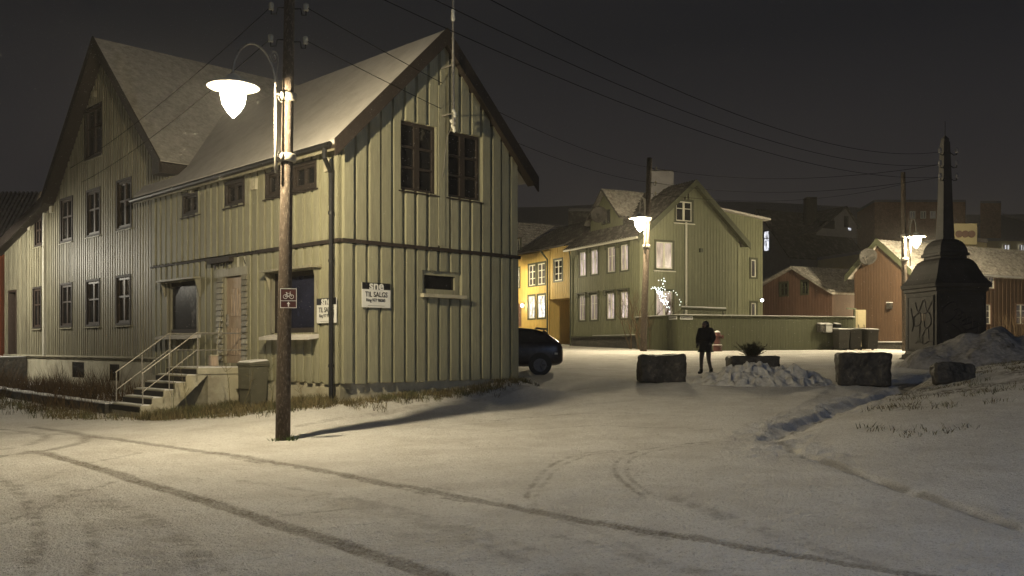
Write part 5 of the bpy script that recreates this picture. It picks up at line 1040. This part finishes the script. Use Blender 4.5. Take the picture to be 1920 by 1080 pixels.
hc = gp(1866,25.6); heap('snow_mound', hc, 2.6, 1.6, 1.0, R(-8), .10, M['snowdirty'], 'large dirty snow mound in front of the transformer tower', 4, 1.4, 90)
# evergreen shrub
def tufts(name, pts, m, parent=None, w=.006, seg=2, sm=False):
    V = []; Fc = []
    for b, t_, ww, bend in pts:
        d = t_-b; s = Vector((-d.y, d.x, 0)); s = s.normalized()*ww if s.length > 1e-5 else Vector((ww,0,0)); a = random.uniform(0,math.pi); s = Vector((math.cos(a)*ww, math.sin(a)*ww, 0))
        m_ = b.lerp(t_, .5)+bend; i = len(V); V += [tuple(b-s), tuple(b+s), tuple(m_-s*.8), tuple(m_+s*.8), tuple(t_)]; Fc += [(i,i+1,i+3,i+2),(i+2,i+3,i+4)]
    mb = MB(); mb.v = V; mb.f = Fc; return mb.build(name, m, parent, fix=False)
random.seed(9)
pc = pl+Vector((0,0,.42)); pts = []
M['everg'] = mat('evergreen_needles', (.035,.04,.02), .8, .3, 4, island=.4)
sh_ = empty('evergreen_shrub', pc, 'dark low evergreen shrub growing in the stone planter', 'shrub'); stems = MB()
for i in range(110):
    a = random.uniform(0, 2*math.pi); el = random.uniform(.25, 1.5); L = random.uniform(.32,.62)*(1 if el < .9 else .75); d = Vector((math.cos(a)*math.cos(el), math.sin(a)*math.cos(el)*.7, math.sin(el))); b = pc+Vector((random.uniform(-.12,.12),random.uniform(-.1,.1),-.03)); e_ = b+d*L; stems.tube([b, b.lerp(e_,.5)+Vector((0,0,.03)), e_], .004, 4)
    for k in range(60):
        q = random.uniform(.15,1.0); p = b.lerp(e_,q); dd_ = (d+Vector((random.uniform(-1,1),random.uniform(-1,1),random.uniform(-.6,1)))*.9).normalized(); pts.append((p, p+dd_*random.uniform(.03,.075), .006, Vector((0,0,0))))
stems.build('stem', M['weed'], sh_); tufts('foliage', pts, M['everg'], sh_)
# ================================================================ WEEDS AND GRASS
random.seed(5)
def in_frame(fr, s, n): p = fr.pt(s, n, 0); return Vector((p[0], p[1], gz_fast(p[0],p[1])))
pts = []
for i in range(9000):                                               # brown scrub in front of the tall house
    s = random.uniform(6.0, 22.5); dmax = 2.9+.4*math.sin(s)+.3*math.sin(s*2.3); n_ = random.uniform(.05, dmax); 
    dens = noise.noise(Vector((s*.7, n_*.9, 2)))
    if dens < -.18 or (s < 6.6 and n_ < 2.6): continue
    b = in_frame(TF, s, n_); h = random.uniform(.10,.45)+max(0,dens)*1.5*random.random()*(1.0 if n_ < 2.2 else .5); d = Vector((random.uniform(-.5,.5),random.uniform(-.5,.5),1))*h; pts.append((b, b+d, random.uniform(.004,.011), Vector((random.uniform(-.1,.1),random.uniform(-.1,.1),0))*h))
tag(tufts('dry_scrub', pts, M['weed']), 'dead brown weeds and scrub along the foot of the tall gabled house', 'weeds', kind='stuff')
pts = []
def clump(c, n, hmin, hmax, rad, lean=.6, w=.006):
    for _ in range(n):
        a = random.uniform(0,6.28); r_ = rad*math.sqrt(random.random()); x, y = c.x+r_*math.cos(a), c.y+r_*math.sin(a); b = Vector((x, y, gz_fast(x,y)-.01)); h = random.uniform(hmin,hmax); pts.append((b, b+Vector((random.uniform(-lean,lean)*h, random.uniform(-lean,lean)*h, h)), w*random.uniform(.6,1.3), Vector((random.uniform(-.2,.2)*h, random.uniform(-.2,.2)*h, h*.15))))
for i in range(330):
    s = random.uniform(-.1, 3.9); clump(in_frame(LG, s, random.uniform(.0, .75+.2*math.sin(s*3))), 12, .06, .26, .12)
for i in range(330):
    s = random.uniform(.0, 5.5); k = noise.noise(Vector((s*1.5,0,7))); clump(in_frame(GB, s, abs(random.gauss(.10,.22))+.02), 11, .05, .17+.10*max(0,k), .11)
for i in range(420):                                                # ragged edge around the steps and along the street
    s = random.uniform(0, 17); n_ = random.gauss(3.15, .30) if s > 5.7 else random.gauss(.9+ .40*min(s,5.7), .25); clump(in_frame(LG, s, n_), 9, .05, .22, .14)
for i in range(260):
    s = random.uniform(.4, 2.6); b_ = random.uniform(-.9,-.02) ; clump(in_frame(ST, s, -b_*.9+.02), 11, .06, .30, .12)
tag(tufts('dry_grass', pts, M['grass']), 'dry yellow-brown grass along the foundation of the corner house and the steps', 'grass', kind='stuff')
pts = []
for i in range(1500):
    x, y = random.uniform(5.5, 15), random.uniform(13, 24); kx = float(np.interp(y, KY, KX)); dd_ = x-kx
    if dd_ < .9 or noise.noise(Vector((x*.8, y*.8, 3))) < .02+ (0.15 if y < 16 else 0): continue
    clump(Vector((x,y,0)), 9, .03, .11, .16, 1.0)
tag(tufts('lawn_grass', pts, M['grass']), 'short dull grass poking through snow on the raised lawn at the right', 'grass', kind='stuff')
pts = []
clump(Vector((-3.80,15.62,0)), 70, .03, .12, .10, 1.0); clump(Vector((-4.05,15.55,0)), 30, .03, .08, .12, 1.0)
tag(tufts('green_grass_tuft', pts, mat('green_grass', (.07,.10,.03), .8, .2, 3, island=.3)), 'green grass tuft at the foot of the near lamp pole', 'grass', kind='stuff')
# tall weed stalks
random.seed(14)
for i, (s, n_, h) in enumerate([(3.0,.9,1.3),(2.7,.8,1.0),(1.55,.7,1.25),(1.3,.85,.9),(.55,.6,.7),(3.45,1.7,1.2),(3.7,1.9,1.4)]):
    b = in_frame(LG, s, n_); r = MB(); t_ = b+Vector((random.uniform(-.2,.3),random.uniform(-.1,.1),h)); m_ = b.lerp(t_,.5)+Vector((.04,0,0)); r.tube([b,m_,t_],[.008,.006,.003],5)
    for k in range(7): q = random.uniform(.3,.95); p = b.lerp(t_,q); r.tube([p, p+Vector((random.uniform(-.16,.16),random.uniform(-.1,.1),random.uniform(.05,.2)))], .0035, 4)
    tag(r.build('weed_stalk', M['grass']), 'tall bare weed stalk standing by the corner house wall', 'weed', 'weed stalks by the corner house wall')
# bare climbing shrubs by the green house
for (px, d, hh_, n_, lab) in ((1188, 49.0, 4.2, 7, 'bare twiggy shrub at the corner of the dark green house'), (1210, 47.6, 2.6, 5, 'bare shrub behind the board fence below the green house gable'), (1905, 50.3, 3.2, 7, 'bare brown shrub against the ochre house wall at the right edge')):
    p = at(px,650,d); r = empty('bare_shrub', (p.x,p.y,gz(p.x,p.y)), lab, 'shrub'); t = MB(); tp_ = []
    for k in range(n_): branch(t, Vector((p.x+random.uniform(-.3,.3),p.y,gz(p.x,p.y)-.05)), Vector((random.uniform(-.5,.5),random.uniform(-.2,.2),1)).normalized(), hh_*.34, .022, 3, tp_, .45, .25)
    t.build('twigs', M['weed'], r)
# low street wall at the left
ws = at(196, 790, 21.6); wd_ = Vector((H.v[0],H.v[1])); f = Fr((ws.x,ws.y), (wd_.x,wd_.y), (-H.u[0],-H.u[1]))
lwall = empty('low_stone_wall', (ws.x,ws.y,0), 'low snow-topped stone kerb wall along the scrub at the left', 'wall')
t = MB(); t2 = MB(); s = 0
while s < 12: L = random.uniform(.8,1.5); p = f.pt(s,0,0); zb_ = gz_fast(p[0],p[1]); t.box(f, s, s+L-.03, -.35, random.uniform(-.02,.02), zb_-.3, zb_+.20+.02*random.random()); t2.box(f, s, s+L-.03, -.34, -.01, zb_+.225, zb_+.25); s += L
t.build('stones', M['stone'], lwall); t2.build('snow_layer', M['snow'], lwall)
# ================================================================ CAR
M['carblack'] = mat('frosted_dark_car_paint', (.010,.009,.016), .35, .3, 20, col2=(.035,.033,.042), thr=(.45,.7)); M['carglass'] = mat('frosted_car_glass', (.03,.029,.033), .5, .25, 30); M['rim'] = mat('wheel_trim', (.10,.10,.11), .4, .1)
cx0 = at(1055,690,28).x; cy0 = 27.3; cz0 = gz(cx0-.6, cy0)
car = empty('parked_car', (cx0-2, cy0+.8, cz0), 'dark frosted hatchback parked behind the corner house', 'car')
# stations from the rear: x, underside, belt, roof, half width at belt, half width at roof
ST_ = [(0,.42,.62,.64,.60,.58),(.05,.32,.86,.90,.72,.66),(.16,.27,.97,1.02,.79,.66),(.32,.25,.98,1.14,.81,.62),(.62,.24,.97,1.34,.825,.58),(.95,.23,.96,1.41,.83,.57),(1.5,.22,.95,1.45,.83,.57),(2.2,.22,.93,1.43,.83,.57),(2.7,.22,.92,1.26,.82,.60),(3.05,.22,.90,.97,.81,.68),(3.6,.23,.82,.86,.78,.66),(3.9,.28,.66,.72,.70,.6),(4.0,.36,.55,.56,.58,.5)]
rs = []
for x, zb_, zm_, zr_, wb, wr in ST_:
    X = cx0-x; Y = cy0+.83; h_ = [(-wb*.93,zb_),(-wb*1.0,zb_+(zm_-zb_)*.3),(-wb*1.02,zb_+(zm_-zb_)*.65),(-wb*.985,zm_),(-wr*1.03,zm_+(zr_-zm_)*.86),(-wr*.85,zr_)]
    ring = h_+[(-a, b) for a, b in h_[::-1]]; rs.append([(X, Y+a, cz0+b) for a, b in ring])
t = MB(); t.rings(rs); t.build('body', M['carblack'], car, smooth=True, bevel=0).modifiers.new('sub','SUBSURF').levels = 1
bpy.data.objects['body' if 'body' in bpy.data.objects else 'body'].name
def cside(x, q):                                                     # point on the near side, q 0 at belt .. 1 at roof
    xs = [s[0] for s in ST_]; v = lambda k: float(np.interp(x, xs, [s[k] for s in ST_])); zm_, zr_, wb, wr = v(2), v(3), v(4), v(5)
    return Vector((cx0-x, cy0+.83-(wb*.985+(wr*1.03-wb*.985)*q/.86), cz0+zm_+(zr_-zm_)*q))
def cpanel(quad, m, name, off=.014):
    t = MB(); P = [cside(*p)+Vector((0,-off,0)) for p in quad]; t.prism([tuple(p+Vector((0,.02,0))) for p in P], [tuple(p) for p in P]); return t.build(name, m, car)
cpanel([(.46,.10),(.62,.50),(.92,.76),(1.32,.78),(1.34,.06)], M['carglass'], 'side_window'); cpanel([(1.42,.06),(1.40,.78),(2.1,.78),(2.55,.55),(2.72,.08)], M['carglass'], 'side_window')
t = MB(); t.hexa([(cx0-.30,cy0+.30,cz0+1.06),(cx0-.30,cy0+1.36,cz0+1.06),(cx0-.62,cy0+1.30,cz0+1.345),(cx0-.62,cy0+.36,cz0+1.345),(cx0-.27,cy0+.30,cz0+1.07),(cx0-.27,cy0+1.36,cz0+1.07),(cx0-.59,cy0+1.30,cz0+1.365),(cx0-.59,cy0+.36,cz0+1.365)]); t.build('rear_window', M['carglass'], car)
t = MB(); t.hexa([(cx0-.52,cy0+.28,cz0+1.37),(cx0-.52,cy0+1.38,cz0+1.37),(cx0-.85,cy0+1.38,cz0+1.40),(cx0-.85,cy0+.28,cz0+1.40),(cx0-.50,cy0+.28,cz0+1.41),(cx0-.50,cy0+1.38,cz0+1.41),(cx0-.85,cy0+1.38,cz0+1.44),(cx0-.85,cy0+.28,cz0+1.44)]); t.build('spoiler', M['carblack'], car)
t = MB(); t.hexa([(cx0-.36,cy0+.045,cz0+.52),(cx0-.02,cy0+.2,cz0+.52),(cx0-.06,cy0+.3,cz0+.52),(cx0-.36,cy0+.12,cz0+.52),(cx0-.30,cy0+.045,cz0+.66),(cx0-.05,cy0+.2,cz0+.66),(cx0-.06,cy0+.3,cz0+.66),(cx0-.30,cy0+.12,cz0+.66)]); t.build('bumper_trim', M['black'], car)
t = MB(); t.tube([(cx0-.28,cy0+.02,cz0+.64),(cx0-.19,cy0+.04,cz0+.64)], .03, 8); t.build('side_marker', M['signwhite'], car)
for y_ in (.10, 1.52):
    t = MB(); t.hexa([(cx0-.16,cy0+y_,cz0+.80),(cx0-.03,cy0+y_+.02,cz0+.80),(cx0-.03,cy0+y_+.12,cz0+.80),(cx0-.16,cy0+y_+.12,cz0+.80),(cx0-.22,cy0+y_,cz0+.98),(cx0-.12,cy0+y_+.02,cz0+.98),(cx0-.12,cy0+y_+.12,cz0+.98),(cx0-.22,cy0+y_+.12,cz0+.98)]); t.build('tail_light', mat('tail_light_red', (.12,.01,.01), .15, .05), car)
for x in (.72, 3.2):
    for y_ in (.0, 1.66):
        s_ = -1 if y_ == 0 else 1; c = Vector((cx0-x, cy0+y_+(.07 if s_ < 0 else -.07), cz0+.295)); t = MB(); t.tube([c+Vector((0,-.1*s_*-1,0)), c+Vector((0,.09*s_,0))], .295, 26); wh = t.build('wheel', M['black'], car, smooth=False)
        t = MB(); t.tube([c+Vector((0,.09*s_,0)), c+Vector((0,.112*s_,0))], .20, 22)
        for k in range(6): a = k*math.pi/3; t.tube([c+Vector((0,.114*s_,0)), c+Vector((math.cos(a)*.17,.116*s_,math.sin(a)*.17))], .028, 5)
        t.build('rim', M['rim'], wh)
    t = MB(); c = Vector((cx0-x, cy0-.002, cz0+.32)); t.tube([c+Vector((0,.10,0)), c+Vector((0,-.005,0))], .35, 26); t.build('wheel_arch', M['black'], car)
# ================================================================ PERSON
pp = at(1323, 700, 28); pz = gz(pp.x, pp.y)
Sx = 1.66/1.75
J = {'pel':(0,0,.92),'spi':(0,0,1.12),'che':(0,.0,1.34),'nek':(0,-.02,1.50),'hed':(.0,-.04,1.60),'top':(0,-.04,1.72),
 'hl':(-.10,0,.88),'kl':(-.13,-.04,.48),'al':(-.16,.02,.09),'tl':(-.18,-.15,.04),'hr':(.10,0,.88),'kr':(.11,-.02,.48),'ar':(.15,.10,.10),'tr':(.17,-.06,.04),
 'sl':(-.19,0,1.42),'el':(-.27,.02,1.14),'wl':(-.20,-.16,.98),'ml':(-.17,-.22,.95),'sr':(.19,0,1.42),'er':(.28,.02,1.15),'wr':(.22,-.15,.98),'mr':(.19,-.21,.95)}
RAD = {'pel':.165,'spi':.16,'che':.185,'nek':.065,'hed':.10,'top':.075,'hl':.10,'kl':.068,'al':.05,'tl':.042,'hr':.10,'kr':.068,'ar':.05,'tr':.042,'sl':.085,'el':.06,'wl':.045,'ml':.04,'sr':.085,'er':.06,'wr':.045,'mr':.04}
ED = [('pel','spi'),('spi','che'),('che','nek'),('nek','hed'),('hed','top'),('pel','hl'),('hl','kl'),('kl','al'),('al','tl'),('pel','hr'),('hr','kr'),('kr','ar'),('ar','tr'),('che','sl'),('sl','el'),('el','wl'),('wl','ml'),('che','sr'),('sr','er'),('er','wr'),('wr','mr')]
def skin(name, J, RAD, ED, m, parent, root, sub=2):
    ks = list(J); me = bpy.data.meshes.new(name); me.from_pydata([Vector(J[k])*Sx for k in ks], [(ks.index(a), ks.index(b)) for a, b in ED], []); o = bpy.data.objects.new(name, me); COL.objects.link(o)
    md = o.modifiers.new('skin','SKIN'); sv = me.skin_vertices[0].data
    for i, k in enumerate(ks): sv[i].radius = (RAD[k]*Sx,)*2; sv[i].use_root = (k == root)
    md.use_smooth_shade = True; o.modifiers.new('sub','SUBSURF').levels = sub; me.materials.append(m); o.parent = parent; return o
M['skin'] = mat('face_skin', (.28,.17,.12), .6, .05); M['coat'] = mat('black_winter_coat', (.028,.025,.022), .85, .2, 14); M['trouser'] = mat('grey_brown_trousers', (.12,.10,.08), .85, .15, 14)  # skin is one even brown tone for the face
per = empty('person', (pp.x,pp.y,pz-.01), 'person in a black hooded coat and grey trousers walking on the snow', 'person'); per.rotation_euler[2] = R(-35)
body = skin('body', J, RAD, ED, M['trouser'], per, 'pel')
cj = {k: J[k] for k in ('pel','spi','che','nek','sl','el','wl','sr','er','wr')}; cj['hem'] = (0,0,.74); cr_ = {'pel':.205,'spi':.195,'che':.215,'nek':.10,'sl':.115,'el':.085,'wl':.068,'sr':.115,'er':.085,'wr':.068,'hem':.225}
skin('coat', cj, cr_, [('hem','pel'),('pel','spi'),('spi','che'),('che','nek'),('che','sl'),('sl','el'),('el','wl'),('che','sr'),('sr','er'),('er','wr')], M['coat'], per, 'pel')
hj = {'a':(0,.03,1.50),'b':(0,.02,1.62),'c':(0,.0,1.74)}; skin('hood', hj, {'a':.12,'b':.135,'c':.085}, [('a','b'),('b','c')], M['coat'], per, 'a')
OFF[per.name] = Vector((0,0,0))
t = MB(); S_ = lambda x,y,z: (x*Sx,y*Sx,z*Sx)
t.lathe(S_(0,-.115,1.60), [(.01,-.085*Sx),(.055*Sx,-.06*Sx),(.07*Sx,0),(.06*Sx,.05*Sx),(.02,.075*Sx)], 14); t.tube([S_(0,-.175,1.625),S_(0,-.205,1.585),S_(0,-.18,1.575)], [.008,.016,.012], 6); fc = t.build('face', M['skin'], per, smooth=True)
for s_ in (-1,1):
    t = MB(); t.lathe(S_(s_*.028,-.175,1.615), [(.002,-.008),(.009,0),(.002,.008)], 8); t.build('eye', M['black'], fc)
t = MB(); t.tube([S_(-.025,-.178,1.55),S_(0,-.186,1.547),S_(.025,-.178,1.55)], .005, 5); t.build('mouth', M['red'], fc)
for s_, sd_ in ((-1,'ml'),(1,'mr')):                                 # gloved hands: palm and five fingers
    w = Vector(J[sd_]); hj = {'w':tuple(w),'p':tuple(w+Vector((0,-.05,-.035)))}; hr = {'w':.034,'p':.036}; he = [('w','p')]; P = w+Vector((0,-.05,-.035))
    for k in range(4):
        a = P+Vector(((k-1.5)*.019,-.02,-.015)); L = (.028,.033,.031,.024)[k]; hj[f'a{k}'] = tuple(a); hj[f'b{k}'] = tuple(a+Vector((0,-L*.5,-L))); hj[f'c{k}'] = tuple(a+Vector((0,-L*.2,-L*1.9))); hr[f'a{k}'] = .0105; hr[f'b{k}'] = .0095; hr[f'c{k}'] = .008; he += [('p',f'a{k}'),(f'a{k}',f'b{k}'),(f'b{k}',f'c{k}')]
    a = w+Vector((-s_*.03,-.03,-.01)); hj['t0'] = tuple(a); hj['t1'] = tuple(a+Vector((-s_*.015,-.03,-.025))); hr['t0'] = .012; hr['t1'] = .010; he += [('w','t0'),('t0','t1')]
    skin('hand', hj, hr, he, M['coat'], body, 'w', 1)
for s_, k0 in ((-1,('al','tl')),(1,('ar','tr'))):
    a, b = Vector(J[k0[0]]), Vector(J[k0[1]]); skin('boot', {'u':tuple(a+Vector((0,0,.12))),'a':tuple(a+Vector((0,.0,-.03))),'h':tuple(a+Vector((0,.03,-.045))),'t':tuple(b+Vector((0,-.02,.005)))}, {'u':.062,'a':.058,'h':.045,'t':.045}, [('u','a'),('a','h'),('a','t')], M['black'], body, 'a', 1)
# ================================================================ FALLING SNOW
random.seed(77); V = []; Fc = []
Lp = at(437,160,15.02)
for i in range(20000):
    if i < 11000:
        p = Lp+Vector((random.gauss(0,3.0), random.gauss(0,2.6), random.gauss(.2,2.2)))
        if (p-Lp).length < 1.0: continue
    else: d = random.uniform(7,40); p = Vector((random.uniform(-.62,.62)*d, d, random.uniform(.3,9)))
    if p.z < .3: continue
    r_ = random.uniform(.0010,.0022)*(1 if p.y < 20 else 2.0); ax = Vector((.35,0,-1)).normalized(); k = len(V); s = r_
    V += [tuple(p+ax*s*1.8), tuple(p-ax*s*1.8)]+[tuple(p+Vector((math.cos(a)*s,math.sin(a)*s,0))) for a in (0,1.57,3.14,4.71)]
    for a in range(4): Fc += [(k,k+2+a,k+2+(a+1)%4),(k+1,k+2+(a+1)%4,k+2+a)]
mb = MB(); mb.v = V; mb.f = Fc; tag(mb.build('falling_snow', M['snow'], fix=False), 'falling snowflakes drifting through the lamp light', 'snow', kind='stuff')
# ================================================================ NIGHT HAZE
t = MB(); t.box(W0, -1600, 1600, -1100, 2700, -60, 180); hz_ = t.build('haze', bpy.data.materials.new('snowy_air')); hm_ = hz_.data.materials[0]; hm_.use_nodes = True
hn = hm_.node_tree.nodes; hn.clear(); ho = hn.new('ShaderNodeOutputMaterial'); hv = hn.new('ShaderNodeVolumePrincipled'); hv.inputs['Density'].default_value = HAZE; hv.inputs['Color'].default_value = (.9,.88,.85,1); hv.inputs['Anisotropy'].default_value = .2
hm_.node_tree.links.new(hv.outputs[0], ho.inputs['Volume']); tag(hz_, 'thin snowy haze in the night air', 'haze', kind='stuff')
